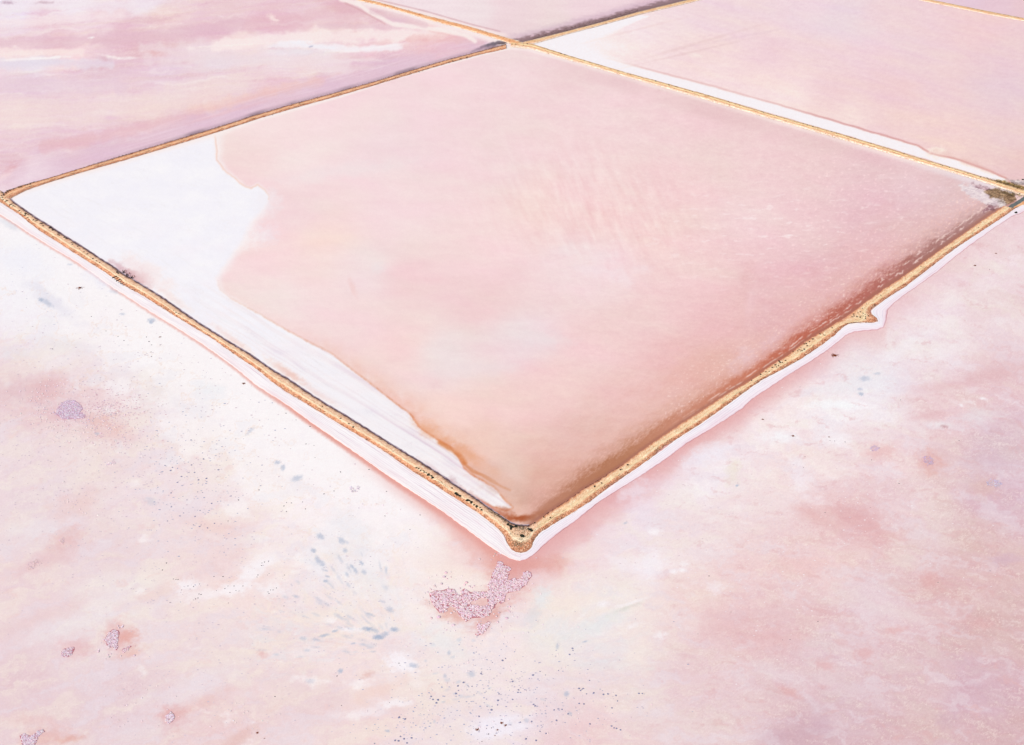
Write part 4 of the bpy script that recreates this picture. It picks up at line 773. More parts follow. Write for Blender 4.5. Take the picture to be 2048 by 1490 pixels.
PH = [((2028, 417), (2027, 414)), ((2036, 414), (2036, 408.5)), ((2048, 410), (2047, 402)), ((2064, 401), (2062, 390)), ((2200, 318), (2196, 303))]
make_bank('embankment', PH, stE, 'short orange bank outside the grey drain at the right edge', seed=8, wob=.8, h=.5)
# white salt aprons on the outer toes of the two near banks, with drying lines
def apron(name, parent, pairs, seed, stops, nline=9, lc=(30, 46, 36)):
    lo, up = resample(pairs, 2.6)
    k = 64
    ss = np.linspace(0, 1, k); hh = 0.06 + 0.16 * np.sin(np.pi * ss) * 0 + 0.12 * ss
    hh[0] = -0.01
    def colf(S, a, u, v):
        along = np.cumsum(np.r_[0, np.hypot(*np.diff(lo, axis=0).T)])[:, None] + 0 * S
        c = ramp(np.clip(S + .02 * pnoise(along / 40, S * 3, seed), 0, 1), stops)
        L = 0
        for j in range(nline):
            p = (j + .6) / (nline + .4) + 0.045 * pnoise(along / 130 + j * 7, S * 0, seed + j)
            amt = np.clip(0.55 + 0.9 * pnoise(along / 70 + 31 * j, S * 0, seed + 50 + j), 0, 1)
            L = L + np.exp(-((S - p) / (0.020 + 0.012 * (j % 3 == 1))) ** 2) * amt
        blush = np.maximum(0, fbm(along / 90, S * 2.2, seed + 90, 3))
        return c - (np.clip(L, 0, 1.2))[..., None] * np.array(lc) * (0.6 + 0.4 * S[..., None]) - blush[..., None] * np.array([5, 16, 13])
    V_, F_, C_, _ = strip(lo, up, ss, hh, colf, 1.1, seed)
    return obj(name, mesh_np(name, V_, F_, C_, M_SALT), parent)
stW = [(0, (250, 232, 230)), (.05, (253, 246, 247)), (.5, (252, 247, 250)), (.9, (253, 250, 252)), (1, (246, 232, 230))]
apA = [((x, float(xinterp(x, RED_A))), (x + 14, float(xinterp(x + 14, A_LO)))) for x in np.arange(-880, 950, 12)] + [((968, 1084), (980, 1044)), ((987, 1098), (995, 1056)), ((1003, 1108), (1008, 1071)), ((1014, 1114), (1014, 1086)), ((1024, 1118), (1021, 1097)), ((1033, 1121), (1031, 1104)), ((1041, 1122), (1041, 1106))]
apron('salt_apron', bankA, apA, 11, stW, 9)
apB = [((1041, 1122), (1041, 1106)), ((1054, 1118), (1054, 1103)), ((1068, 1109), (1063, 1096)), ((1080, 1098), (1066, 1085)), ((1093, 1086), (1072, 1074)), ((1108, 1074), (1082, 1064)), ((1124, 1061), (1098, 1054))]
dy = {1149: 1}
for (x, y), (x2, y2) in (((1149, 1044), (1124, 1038)), ((1199, 1003), (1179, 1004)), ((1236, 980), (1212, 979)), ((1274, 957), (1252, 951)), ((1324, 924), (1302, 916)), ((1374, 887), (1352, 879)), ((1424, 857), (1402, 847)), ((1486, 817), (1464, 803)), ((1501, 801), (1484, 788)),
                         ((1542, 774), (1522, 761)), ((1587, 744), (1566, 738)), ((1620, 724), (1600, 719)), ((1652, 703), (1640, 693)), ((1679, 682), (1668, 671)), ((1692, 671), (1684, 656)), ((1708, 664), (1700, 646)), ((1730, 662), (1722, 644)), ((1754, 660), (1746, 645.5)), ((1767, 655), (1756, 643)), ((1772, 643), (1754, 636)), ((1774, 632), (1744, 629)), ((1776, 620), (1742, 621)), ((1791, 604), (1766, 602)),
                         ((1810, 589), (1790, 586)), ((1824, 580), (1810, 574)), ((1873, 545), (1858, 537)), ((1911, 513), (1898, 506)), ((1948, 485), (1936, 480)), ((1986, 458), (1976, 454)), ((2023, 433), (2016, 427)), ((2048, 424), (2040, 412)), ((2120, 400), (2112, 384))):
    apB.append(((x, y), (x2, y2)))
stW2 = [(0, (206, 140, 148)), (.04, (226, 180, 188)), (.1, (249, 232, 240)), (.45, (250, 240, 247)), (.8, (249, 243, 250)), (.95, (253, 249, 252)), (1, (246, 226, 220))]
apron('salt_apron', bankB, apB, 23, stW2, 5, (34, 34, 22))

# dark wrack line along the pond-side toe of bank A (and the verges of banks C and D)
def wrack(parent, line, n, px, off, cols, seed):
    g_ = np.random.default_rng(seed)
    P = np.array(line, float); s = np.concatenate([[0], np.cumsum(np.hypot(*np.diff(P, axis=0).T))])
    q = g_.random(n) * s[-1]
    u = np.interp(q, s, P[:, 0]); v = np.interp(q, s, P[:, 1])
    o_ = off[0] + (off[1] - off[0]) * g_.random(n) ** 1.6
    rubble(parent, u + o_ * .5, v - o_ * .85, np.full(n, 0.05), px, cols, 'wrack_line')
DK = [(54, 34, 44), (40, 26, 34), (70, 46, 58), (60, 44, 62)]
V_, F_, C_, _ = strip(*[np.array(z) for z in resample([((x, y + 1.0), (x + 2.4, y - 2.6)) for x, y in A_UP[2:-1]] + [(b, (b[0] + .5, b[1] - 3.2)) for b in [p[1] for p in BULB[:9]]], 2.5)], np.linspace(0, 1, 7), np.array([.22, .20, .16, .12, .08, .04, .0]),
                      lambda S, a, u, v: ramp(np.clip(S + .35 * fbm(u / 9, v / 9, 71, 3), 0, 1), [(0, (190, 150, 132)), (.22, (84, 62, 68)), (.40, (78, 58, 66)), (.52, (150, 126, 138)), (.8, (184, 164, 176)), (1, (226, 210, 218))]), .9, 55)
obj('wrack_bed', mesh_np('wrack_bed', V_, F_, C_, M_WRACK), bankA)
wrack(bankA, [(x, y) for x, y in A_UP[2:]] + [p[1] for p in BULB[:10]], 2600, .5, (-.6, 2.4), DK, 5)
wrack(bankB, B_UP[:6], 500, .6, (-1, 4), [(110, 70, 66), (90, 60, 60), (140, 90, 84)], 6)
wrack(bankC, C_UP[4:], 1500, .55, (-.6, 2.4), [(110, 92, 84), (84, 70, 70), (150, 126, 120)], 7)
wrack(bankF, F_UP[1:5], 900, .55, (1, 10), [(104, 80, 74), (84, 66, 60), (140, 112, 104)], 9)

# olive ground scrub on the corner, along bank A and at the right crossing
def scrub(pts, n, px, z, cols, parent, seed):
    g_ = np.random.default_rng(seed)
    u = []; v = []
    for (cu, cv, su, sv, ang, k) in pts:
        kk = int(n * k); p = g_.normal(0, .55, kk); q = g_.normal(0, .55, kk)
        c, s_ = math.cos(math.radians(ang)), math.sin(math.radians(ang))
        u.append(cu + p * su * c - q * sv * s_); v.append(cv + p * su * s_ + q * sv * c)
    u = np.concatenate(u); v = np.concatenate(v)
    rubble(parent, u, v, np.full(len(u), z), px, cols, 'low_scrub')
OL = [(136, 122, 100), (112, 100, 82), (160, 144, 118), (84, 74, 60), (186, 168, 140)]
scrub([(1040, 1074, 17, 20, 60, .40), (1047, 1057, 16, 5, 10, .12), (1004, 1038, 22, 4, 36, .14), (985, 1026, 20, 3.5, 34, .10), (886, 968, 14, 2.2, 34, .06), (1036, 1086, 10, 8, 0, .12)], 1100, .7, BANKH, OL, bankA, 12)
scrub([(2020, 369, 34, 4, 14, .5), (1990, 362, 40, 2.4, 16, .2), (2020, 386, 26, 5, 10, .3)], 900, .7, .35, [(120, 98, 62), (96, 80, 54), (150, 124, 84), (90, 84, 60)], bankD, 13)

# drain at the right crossing
V_, F_, C_, _ = strip(*[np.array(z) for z in resample([((2023, 418), (2017, 413)), ((2030, 413), (2023, 408.5)), ((2037, 408), (2030, 404)), ((2048, 401), (2048, 393)), ((2064, 388), (2064, 381)), ((2200, 300), (2195, 292))], 2)], np.linspace(0, 1, 5), np.full(5, 0.35), lambda S, a, u, v: np.array((96, 100, 98)) + 0 * S[..., None], 1.2, 3)
obj('drain', mesh_np('drain', V_, F_, None, M_DRAIN), label='dark grey drain at the right-hand crossing of the banks', kind='structure')

# ------------------------------------------------------------------ saltbush
WORDS = 'first second third fourth fifth sixth seventh eighth ninth tenth eleventh twelfth'.split()
def nth(k):
    k += 1
    if k <= 12: return WORDS[k - 1]
    return str(k) + ('th' if 10 < k % 100 < 20 else {1: 'st', 2: 'nd', 3: 'rd'}.get(k % 10, 'th'))
def bush_mesh(name, seed, leaves=90, flat=0.62, mtl=None, stems=True):
    g_ = np.random.default_rng(seed)
    P = []; F = []; MI = []
    lobes = [(g_.normal(0, .34), g_.normal(0, .34), g_.uniform(.3, .6)) for _ in range(5)]
    for k in range(leaves):
        lx, ly, lr = lobes[k % 5]
        d = g_.normal(0, 1, 3); d /= np.linalg.norm(d); d[2] = abs(d[2])
        c = np.array([lx, ly, 0.18]) + d * lr * g_.uniform(.55, 1.0) * np.array([1, 1, flat * 1.3])
        t = g_.normal(0, 1, 3); t /= np.linalg.norm(t); b = np.cross(d, t); b /= np.linalg.norm(b) + 1e-6; t = np.cross(b, d)
        s = g_.uniform(.16, .30); i0 = len(P)
        P += [c - t * s, c + b * s * .55, c + t * s, c - b * s * .55]; F.append((i0, i0 + 1, i0 + 2, i0 + 3)); MI.append(0)
    me = bpy.data.meshes.new(name)
    n_ = 8                                             # the dense heart of twigs
    for lx, ly, lr in lobes[:3] + [(0, 0, .62)]:
        i0 = len(P); P.append(np.array([lx, ly, .14 + lr * flat * 1.15]))
        for q_, z_ in ((.62, .95), (.95, .45), (.8, .02)):
            for k in range(n_): P.append(np.array([lx + math.cos(6.283 * k / n_) * lr * q_ * g_.uniform(.8, 1.15), ly + math.sin(6.283 * k / n_) * lr * q_ * g_.uniform(.8, 1.15), .08 + z_ * lr * flat * 1.1]))
        for k in range(n_):
            F.append((i0, i0 + 1 + k, i0 + 1 + (k + 1) % n_)); MI.append(0)
            for q_ in range(2):
                a_ = i0 + 1 + q_ * n_ + k; b_ = i0 + 1 + q_ * n_ + (k + 1) % n_; F.append((a_, a_ + n_, b_ + n_, b_)); MI.append(0)
    if stems:
        for k in range(5):
            lx, ly, lr = lobes[k]; i0 = len(P); w = .04
            P += [np.array(q) for q in ((-w, 0, -.05), (w, 0, -.05), (lx + w, ly, .35), (lx - w, ly, .35))]; F.append((i0, i0 + 1, i0 + 2, i0 + 3)); MI.append(1)
    me.from_pydata([tuple(map(float, p)) for p in P], [], F)
    me.materials.append(mtl or M_LEAF); me.materials.append(M_STEM)
    me.polygons.foreach_set('material_index', MI); me.update()
    return me
BM = [bush_mesh('saltbush', 30 + k) for k in range(6)]
BO = [bush_mesh('olive_bush', 60 + k, mtl=M_LEAF2) for k in range(3)]

def bush(u, v, px, label, group, z=BANKH, olive=False, flat=1.0):
    px *= 1.3 if v > 330 else 1.1
    x, y, t = ground(u, v + px * .35, z)
    me = random.choice(BO if olive else BM)
    o = obj('saltbush', me, label=label, cat='bush', group=group, loc=(float(x), float(y), z - .03))
    r = px * float(t) / FPX
    o.scale = (r * random.uniform(.85, 1.15), r * random.uniform(.85, 1.15), r * flat * random.uniform(.8, 1.1)); o.rotation_euler = (0, 0, random.random() * 6.28)
    return o

def big_bush(u, v, px, label, seed):
    x, y, t = ground(u, v + px * .3, BANKH + .03)
    r = px * 1.15 * float(t) / FPX
    e = obj('saltbush', None, label=label, cat='bush', group='large bushes on the rounded end of the embankment', loc=(float(x), float(y), BANKH - .02))
    a = obj('foliage', bush_mesh('foliage', seed, 220, .8, stems=False), e); b_ = bush_mesh('stem', seed, 0, .8); c = obj('stem', b_, e)
    for q in (a, c): q.scale = (r, r, r * .95)
for u, v, px, lb, sd in ((1045, 1071, 5.6, 'round black bush alone in the middle of the rounded embankment end', 1), (1063, 1060, 4.4, 'dark bush at the right shoulder of the rounded embankment end', 2), (1058, 1057, 3.0, 'smaller dark bush touching the right shoulder bush', 3), (1016, 1048, 3.6, 'dark bush farthest left of the clump by the wrack line', 4), (1023, 1053, 4.6, 'largest bush of the clump by the wrack line at the rounded end', 5), (1031, 1052, 4.0, 'bush farthest right of the clump by the wrack line', 6), (1022, 1057, 2.8, 'small bush below the clump by the wrack line', 7)):
    big_bush(u, v, px, lb, sd)
bush(1021, 1067, 1.3, 'tiny dark shrub left of the lone round bush', None)
A1 = [(2, 385), (6, 385), (12, 385), (3, 390), (7, 389), (1, 395), (5, 394), (4, 399), (6.5, 399), (11, 403), (14, 401), (20, 409), (22.5, 408), (24, 412), (27, 411), (30, 412.5), (38, 421), (42, 424), (50, 425), (51.5, 427), (56, 428), (50, 430), (56, 434), (65, 433), (67, 439), (71, 441), (74, 440), (81, 446), (84, 447), (86, 451), (99, 455), (102, 454), (106, 459), (116, 468), (119, 470), (128, 474), (132, 476), (143, 485), (145, 488), (155, 492), (160, 497), (168, 503), (175, 507), (186, 516), (193, 521), (199, 524)]
for k, (u, v) in enumerate(sorted(A1)): bush(u, v, random.uniform(1.3, 2.1), nth(k) + ' saltbush from the far left corner along the left embankment before the culvert', 'saltbushes between far left corner and culvert')
for k, (u, v) in enumerate([(347, 621), (352, 624), (353, 631), (358, 627), (361, 628.5)]): bush(u, v, random.uniform(1.3, 1.9), nth(k) + ' from the left of five small bushes just below the culvert', 'group of five bushes below the culvert')
for k, (u, v) in enumerate([(645, 812), (682, 836), (698, 847), (707, 853), (786, 903), (815, 922)]): bush(u, v, random.uniform(1.4, 2.4), nth(k) + ' from the left of the lone bushes on the bare middle left embankment', 'scattered bushes on the middle of the left embankment')
for k, (u, v, p) in enumerate([(833, 935, 2.2), (837, 936.5, 2.3), (842, 940, 2), (847, 941.5, 2), (849, 943.5, 2.3), (852, 945, 1.8), (857, 948, 3), (859, 950, 2.5), (863, 951, 2.6), (866, 954, 3.3)]): bush(u, v, p, nth(k) + ' from the left in the upper close row of black bushes, left embankment', 'upper close row of bushes on the left embankment')
for k, (u, v, p) in enumerate([(904, 975, 2), (911, 985, 3.4), (915, 988, 3), (920, 990.5, 3.4), (936, 1000, 3.6), (943, 1003, 3.6), (948, 1009, 2.4), (953, 1012, 3.2), (960, 1015, 2), (963, 1019, 3)]): bush(u, v, p, nth(k) + ' from the left in the lower close row of black bushes near the rounded end', 'lower close row of bushes on the left embankment')
for k, (u, v) in enumerate([(1069, 1045), (1087, 1033), (1101, 1034), (1189, 972), (1203, 965), (1241, 939), (1244, 938), (1256, 929)]): bush(u, v, random.uniform(1.3, 2.2), nth(k) + ' shrub up the right embankment from the rounded end', 'shrubs low on the right embankment')
B1 = [(1664, 654.5), (1645, 666), (1640, 667.6), (1649, 670), (1625, 677.6), (1619, 682.4), (1613, 686.4), (1608.6, 687), (1615, 691), (1604.6, 700.4), (1608, 697.5), (1586, 702), (1571, 720), (1558, 721), (1560, 724), (1565, 724), (1551, 729), (1556.5, 731), (1553, 733.5), (1544, 734.5), (1538.5, 742.6), (1532, 743), (1522, 748), (1521, 753), (1503, 760)]
for k, (u, v) in enumerate(sorted(B1)): bush(u, v, random.uniform(1.2, 2.3), nth(k) + ' from the left in the string of shrubs below the spur', 'string of shrubs below the spur', olive=k % 3 == 2)
for k, (u, v) in enumerate(sorted([(1600, 699), (1597, 698), (1602, 695), (1595, 701), (1601, 702)])): bush(u, v, 1.2, nth(k) + ' from the left in the dense knot of olive shrubs', 'dense knot of olive shrubs', olive=True)
S1 = [(1725, 616), (1716, 625), (1721, 623), (1726, 626), (1730, 629), (1737, 631), (1707, 627.5), (1708, 631), (1704, 633), (1714, 632.5), (1720, 634), (1723, 632), (1727, 631.7), (1731, 633), (1731, 636)]
for k, (u, v) in enumerate(sorted(S1)): bush(u, v, random.uniform(1.1, 1.9), nth(k) + ' from the left of the small bushes on the sandy spur', 'bushes on the sandy spur')
for k, (u, v) in enumerate([(1733, 607.5), (1762, 590), (1842, 532), (1860, 516), (1950, 460), (1957, 455), (2000, 428)]): bush(u, v, 1.2, nth(k) + ' tiny lone shrub up the right embankment above the spur', 'tiny shrubs above the spur')
for k, (u, v) in enumerate([(14, 381), (16, 383), (20, 380), (27, 377), (38, 374), (42, 373), (50, 369.5), (55, 368.5), (61, 367), (68, 363.5)]): bush(u, v, random.uniform(1.4, 2.2), nth(k) + ' dark saltbush where the thin orange embankment leaves the far left corner', 'saltbushes at the far left corner')
C1 = [(97, 358), (101, 355), (109, 352), (125, 347), (152, 339), (168, 334), (196, 325), (215, 319), (226, 318), (238, 314), (245, 311), (252, 309), (262, 306), (280, 300), (323, 290), (340, 283), (365, 277), (373, 274), (405, 265), (440, 254), (470, 244), (583, 211), (600, 206), (606, 208), (635, 196), (662, 189), (728, 170), (760, 160), (799, 150), (821, 145), (827, 143), (837, 142), (867, 132), (897, 124), (905, 121), (921, 117), (933, 114)]
for k, (u, v) in enumerate(C1): bush(u, v, random.uniform(.9, 1.5), nth(k) + ' tiny shrub from the left along the thin orange embankment', 'tiny shrubs on the thin orange embankment', olive=k % 3 == 1)
for k, (u, v, p) in enumerate([(1024, 88, 1.9), (1031, 88, 1.9), (1047, 90, 1.3), (1055, 87, 1.9)]): bush(u, v, p, nth(k) + ' from the left of the bushes at the far crossing of the embankments', 'bushes at the far crossing')
us_d = np.sort(rng.uniform(1072, 2000, 74))
for k, u in enumerate(us_d): bush(u, float(xinterp(u, D_UP)) + rng.uniform(.2, 2.2), rng.uniform(.7, 1.35), nth(k) + ' tiny shrub from the far crossing, in the long row beside the white strip', 'long row of tiny shrubs on the yellow embankment', olive=k % 2 == 0)
for k, u in enumerate(np.linspace(1905, 2046, 26)): bush(u + rng.uniform(-2, 2), float(xinterp(u, G_UP)) + .8, rng.uniform(.6, 1.0), nth(k) + ' tiny shrub from the left on the faint embankment at top right', 'tiny shrubs in the top right corner')
bush(2032, 424, 3.6, 'dark bush on white salt by the right crossing', None, z=.1)
bush(2046, 358.5, 2.2, 'dark bush at the right edge by the upper right pond', None, z=.05)

# ------------------------------------------------------------------ rust-brown weed clumps on the flats
def clump_mesh(seed, tail):
    g_ = np.random.default_rng(seed); P = []; F = []
    for k in range(70):
        a = g_.random() * 6.28; r = abs(g_.normal(0, .55)); c = np.array([math.cos(a) * r, math.sin(a) * r * .75, g_.uniform(.02, .4) * (1.2 - min(r, 1))])
        d = g_.normal(0, 1, 3); d[2] *= .4; d /= np.linalg.norm(d); s = g_.uniform(.15, .42); n = np.cross(d, (0, 0, 1)); n /= np.linalg.norm(n) + 1e-6; w = g_.uniform(.05, .12); i0 = len(P)
        P += [c - d * s - n * w, c + d * s - n * w * .4, c + d * s + n * w * .4 + np.array([0, 0, .05]), c - d * s + n * w]; F.append((i0, i0 + 1, i0 + 2, i0 + 3))
    if tail:
        for k in range(tail):
            a = g_.uniform(.3, 1.4) if k == 0 else g_.random() * 6.28; i0 = len(P); c = np.array([math.cos(a), math.sin(a), 0]); n = np.array([-c[1], c[0], 0]) * .09; L = g_.uniform(1.2, 1.9)
            P += [c * .3 - n + [0, 0, .1], c * L - n * .4 + [0, 0, .06], c * L + n * .4 + [0, 0, .06], c * .3 + n + [0, 0, .1]]; F.append((i0, i0 + 1, i0 + 2, i0 + 3))
    me = bpy.data.meshes.new('weed_clump'); me.from_pydata([tuple(map(float, p)) for p in P], [], F); me.materials.append(M_RUST); me.update()
    return me
for k, (u, v, px, lb) in enumerate([(160, 576, 5.5, 'rust-brown weed clump on the white salt left of the culvert'), (487, 767, 3.5, 'small brown weed clump just outside the red line of the left bank'), (1669, 711, 6.5, 'rust-red spiky weed clump beside the right bank below the spur'), (1525, 839, 3.0, 'small dark red weed clump below the right embankment'), (1586, 872, 3.2, 'small star-shaped brown weed clump on a white patch at right'),
                                    (1950, 531, 3.2, 'dark oval weed clump on pink flat at far right'), (1992, 507, 2.6, 'faint brown weed clump farthest up the right flat'), (955, 1459.5, 4.0, 'squarish brown weed clump at bottom on a white patch'), (1003, 1446, 3.8, 'brown weed clump with a long stalk at the bottom white patch'), (1011, 1450.5, 3.2, 'ragged brown weed clump touching the stalked one'), (995, 1460, 2.6, 'flat dark red weed clump right of the squarish one'), (990, 1471, 1.6, 'tiny brown weed clump lowest on the bottom white patch'), (515, 1465.5, 3.0, 'brown stalked weed clump at the bottom edge left of centre'), (1658, 874, 2.0, 'small dark weed clump at left of the white patch on the right flat'), (320, 674, 2.4, 'small reddish weed clump on white salt below the culvert'), (529, 1477, 1.6, 'tiny stalked weed near the bottom edge left of centre')]):
    x, y, t = ground(u, v); o = obj('weed_clump', clump_mesh(k + 3, (0, 0, 2, 1, 3, 0, 0, 1, 1, 3, 0, 1, 1, 0, 1, 1)[k]), label=lb, cat='weed', group='rust-brown weed clumps on the flats', loc=(float(x), float(y), .0))
    r = px * float(t) / FPX; o.scale = (r, r, r * .7)

# ------------------------------------------------------------------ stones
def stone_mesh(seed, mtl):
    g_ = np.random.default_rng(seed)
    import bmesh
    bm = bmesh.new(); bmesh.ops.create_icosphere(bm, subdivisions=1, radius=1)
    for q in bm.verts: q.co *= g_.uniform(.75, 1.2); q.co.z *= .55
    me = bpy.data.meshes.new('stone'); bm.to_mesh(me); bm.free(); me.materials.append(mtl)
    return me
SM = [stone_mesh(k, M_STONE) for k in range(4)]; SB = [stone_mesh(10 + k, M_STONE2) for k in range(4)]
def stones(pts, label, group, r0=1.0, r1=1.5, blue=False):
    if blue: r0, r1 = r0 * 1.25, r1 * 1.3
    for k_, (u, v) in enumerate(sorted(pts)):
        x, y, t = ground(u, v); r = random.uniform(r0, r1) * float(t) / FPX
        o = obj('stone', random.choice(SB if blue else SM), label=label.format(nth(k_)), cat='stone', group=group, loc=(float(x), float(y), 0.0)); o.scale = (r * random.uniform(.9, 1.4), r, r); o.rotation_euler = (0, 0, random.random() * 6.28)
stones([(183, 633), (212, 662), (236, 673), (293, 674), (298, 683), (303, 690), (105, 698), (302, 704), (303, 713), (248, 681), (320, 690)], '{} from the left of the tiny stones on white salt below the culvert', 'stones on white salt below the culvert')
stones([(572, 826.5), (592, 840), (620, 853), (612, 888), (628, 891), (630, 915), (738, 939), (681, 944), (518, 980), (668, 982), (773, 983), (573, 1005), (583, 1006), (605, 1004), (568, 1012), (573, 1023), (611, 1018), (648, 988), (840, 1030), (770, 1032), (820, 1059)], '{} from the left of the stones beyond the left bank\'s red toe', 'stones beyond the red toe')
stones([(333, 1126), (325, 1140), (356, 1159), (347, 1158), (352, 1159), (363, 1180), (376, 1172), (387, 1173), (399, 1168), (428, 1153), (446, 1153), (387, 1200), (391, 1198), (396, 1196), (398, 1188), (402, 1189), (456, 1172), (468, 1172), (472, 1181), (460, 1185), (478, 1182), (486, 1172), (433, 1181), (450, 1177), (457, 1206), (340, 1205)], '{} from the left of the pebbles on the white patches at lower left', 'pebbles on white patches at lower left', .9, 1.4)
stones([(523, 1131), (524, 1126), (529, 1124), (537, 1123), (516, 1150), (535, 1150), (538, 1147), (538, 1187), (546, 1180), (553, 1176), (541, 1180), (536, 1184), (569, 1150), (568, 1212), (514, 1154)], '{} from the left of the pebbles on the paired white spots', 'pebbles on paired white spots', .8, 1.3)
stones([(800, 1331), (798, 1326.5), (973, 1457), (977, 1468), (983, 1456), (779, 1405), (683, 1411), (674, 1352), (456, 1042), (477, 1000), (550, 1393), (788, 1370), (964, 1483)], '{} from the left of the lone black stones on the near flat', 'lone black stones on the near flat', .8, 1.4)
stones([(1658, 874), (1660, 881), (1669, 882), (1690, 884), (1918, 881), (1798, 967), (1801, 800), (1610, 913), (1607, 935), (1743, 920), (1741, 1015), (1650, 1025), (1636, 1243), (1565, 1280), (1580, 1279), (1462, 1224), (1396, 1268), (1418, 1152), (1600, 774), (1979, 539), (1980, 1142), (1876, 1165)], '{} from the left of the tiny dark stones on the right flat', 'stones on the right flat', .7, 1.2)
stones([(1041, 1444.5), (1063, 1443), (1117, 1341), (1066, 1350), (1108, 1420), (1116, 1418), (1136, 1428), (1124, 1419), (1164, 1379), (1161, 1381), (1158, 1377), (1166, 1377), (1173, 1388), (1179, 1361), (1025, 1399), (1036, 1385), (1037, 1380), (1070, 1412), (1067, 1409), (1207, 1389), (1232, 1391), (1216, 1388), (1235, 1402), (1223, 1452), (1228, 1456), (1233, 1457), (1241, 1460), (1168, 1408), (1158, 1407), (1113, 1441), (1080, 1463), (1092, 1467), (1052, 1478), (1072, 1481), (1080, 1343), (1091, 1350), (1180, 1448), (1187, 1386), (1025, 1363), (1224, 1416), (1278, 1387), (1285, 1387), (1146, 1301), (1139, 1309), (1145, 1297)], '{} from the left of the slate-blue stones at bottom centre', 'slate-blue stones at bottom centre', 1.0, 1.9, True)
stones([(862, 1393), (876, 1400), (873, 1406), (866, 1399), (916, 1372), (917, 1381), (912, 1387), (936, 1372), (944, 1373), (974, 1413), (996, 1401), (958, 1433), (983, 1420), (798, 1435), (810, 1438), (790, 1481), (797, 1482), (801, 1473), (808, 1478), (823, 1476), (814, 1486), (749, 1487), (962, 1347), (1005, 1321), (1011, 1317), (985, 1325), (963, 1344), (927, 1365), (995, 1410), (998, 1388)], '{} from the left of the slate-blue stones left of the weed clumps', 'slate-blue stones left of the weed clumps', 1.0, 2.0, True)
stones([(330, 931), (345, 935), (341, 941), (383, 930), (378, 945), (389, 945), (382, 880), (405, 906), (407, 918), (413, 957), (395, 984), (405, 985), (423, 1007), (342, 986), (343, 1013), (367, 1026), (400, 1021), (442, 1048), (429, 1047), (387, 1050), (402, 1050), (399, 1053), (415, 1056), (360, 1032), (335, 1042), (390, 1033), (462, 992), (355, 965), (363, 953), (437, 940), (374, 1000), (397, 960)], '{} from the left of the slate-blue stones at left centre', 'slate-blue stones at left centre', .9, 1.7, True)

# ------------------------------------------------------------------ lilac salt-crust colonies
def dome(seed):
    g_ = np.random.default_rng(seed); P = [(0, 0, 1)]; n = 7
    for r, z in ((.62, .8), (1.0, .25), (1.05, -.15)):
        P += [(math.cos(6.283 * k / n) * r * g_.uniform(.85, 1.15), math.sin(6.283 * k / n) * r * g_.uniform(.85, 1.15), z) for k in range(n)]
    F = [(0, 1 + k, 1 + (k + 1) % n) for k in range(n)]
    for q in range(2):
        for k in range(n):
            a, b = 1 + q * n + k, 1 + q * n + (k + 1) % n; F += [(a, a + n, b + n), (a, b + n, b)]
    return np.array(P, float), np.array(F)
DOMES = [dome(k) for k in range(5)]
def lumps(u, v, r_px, seed, base=(214, 186, 206), rimc=(240, 222, 234), low=(196, 120, 128), hf=.55):
    g_ = np.random.default_rng(seed); PP = []; FF = []; CC_ = []; off = 0
    x, y, t = ground(u, v); r = r_px * t / FPX
    for k in range(len(u)):
        P, F = DOMES[k % 5]; c = g_.normal(0, 6, 1)
        Q = P * np.array([r[k] * g_.uniform(.8, 1.25), r[k] * g_.uniform(.8, 1.25), r[k] * hf * g_.uniform(.7, 1.3)]); Q = Q + np.array([x[k], y[k], .03])
        col = np.array([base] + [rimc] * 7 + [base] * 7 + [low] * 7, float) + c + g_.normal(0, 4, (1, 3))
        PP.append(Q); FF.append(F + off); CC_.append(col); off += len(P)
    return np.concatenate(PP), np.concatenate(FF), albedo(np.concatenate(CC_))
def fill(poly, sp, seed, holes=(), keep=1.0):
    g_ = np.random.default_rng(seed); P = np.array(poly, float)
    u, v = np.meshgrid(np.arange(P[:, 0].min(), P[:, 0].max(), sp), np.arange(P[:, 1].min(), P[:, 1].max(), sp * .72)); u = u + (np.arange(u.shape[0]) % 2)[:, None] * sp / 2
    u = (u + g_.normal(0, sp * .2, u.shape)).ravel(); v = (v + g_.normal(0, sp * .16, v.shape)).ravel()
    m_ = inside(u + 2.5 * pnoise(u / 6, v / 6, seed), v + 2 * pnoise(u / 6 + 9, v / 6, seed), poly)
    for h in holes: m_ &= ~inside(u, v, h)
    m_ &= g_.random(len(u)) < keep
    return u[m_], v[m_]
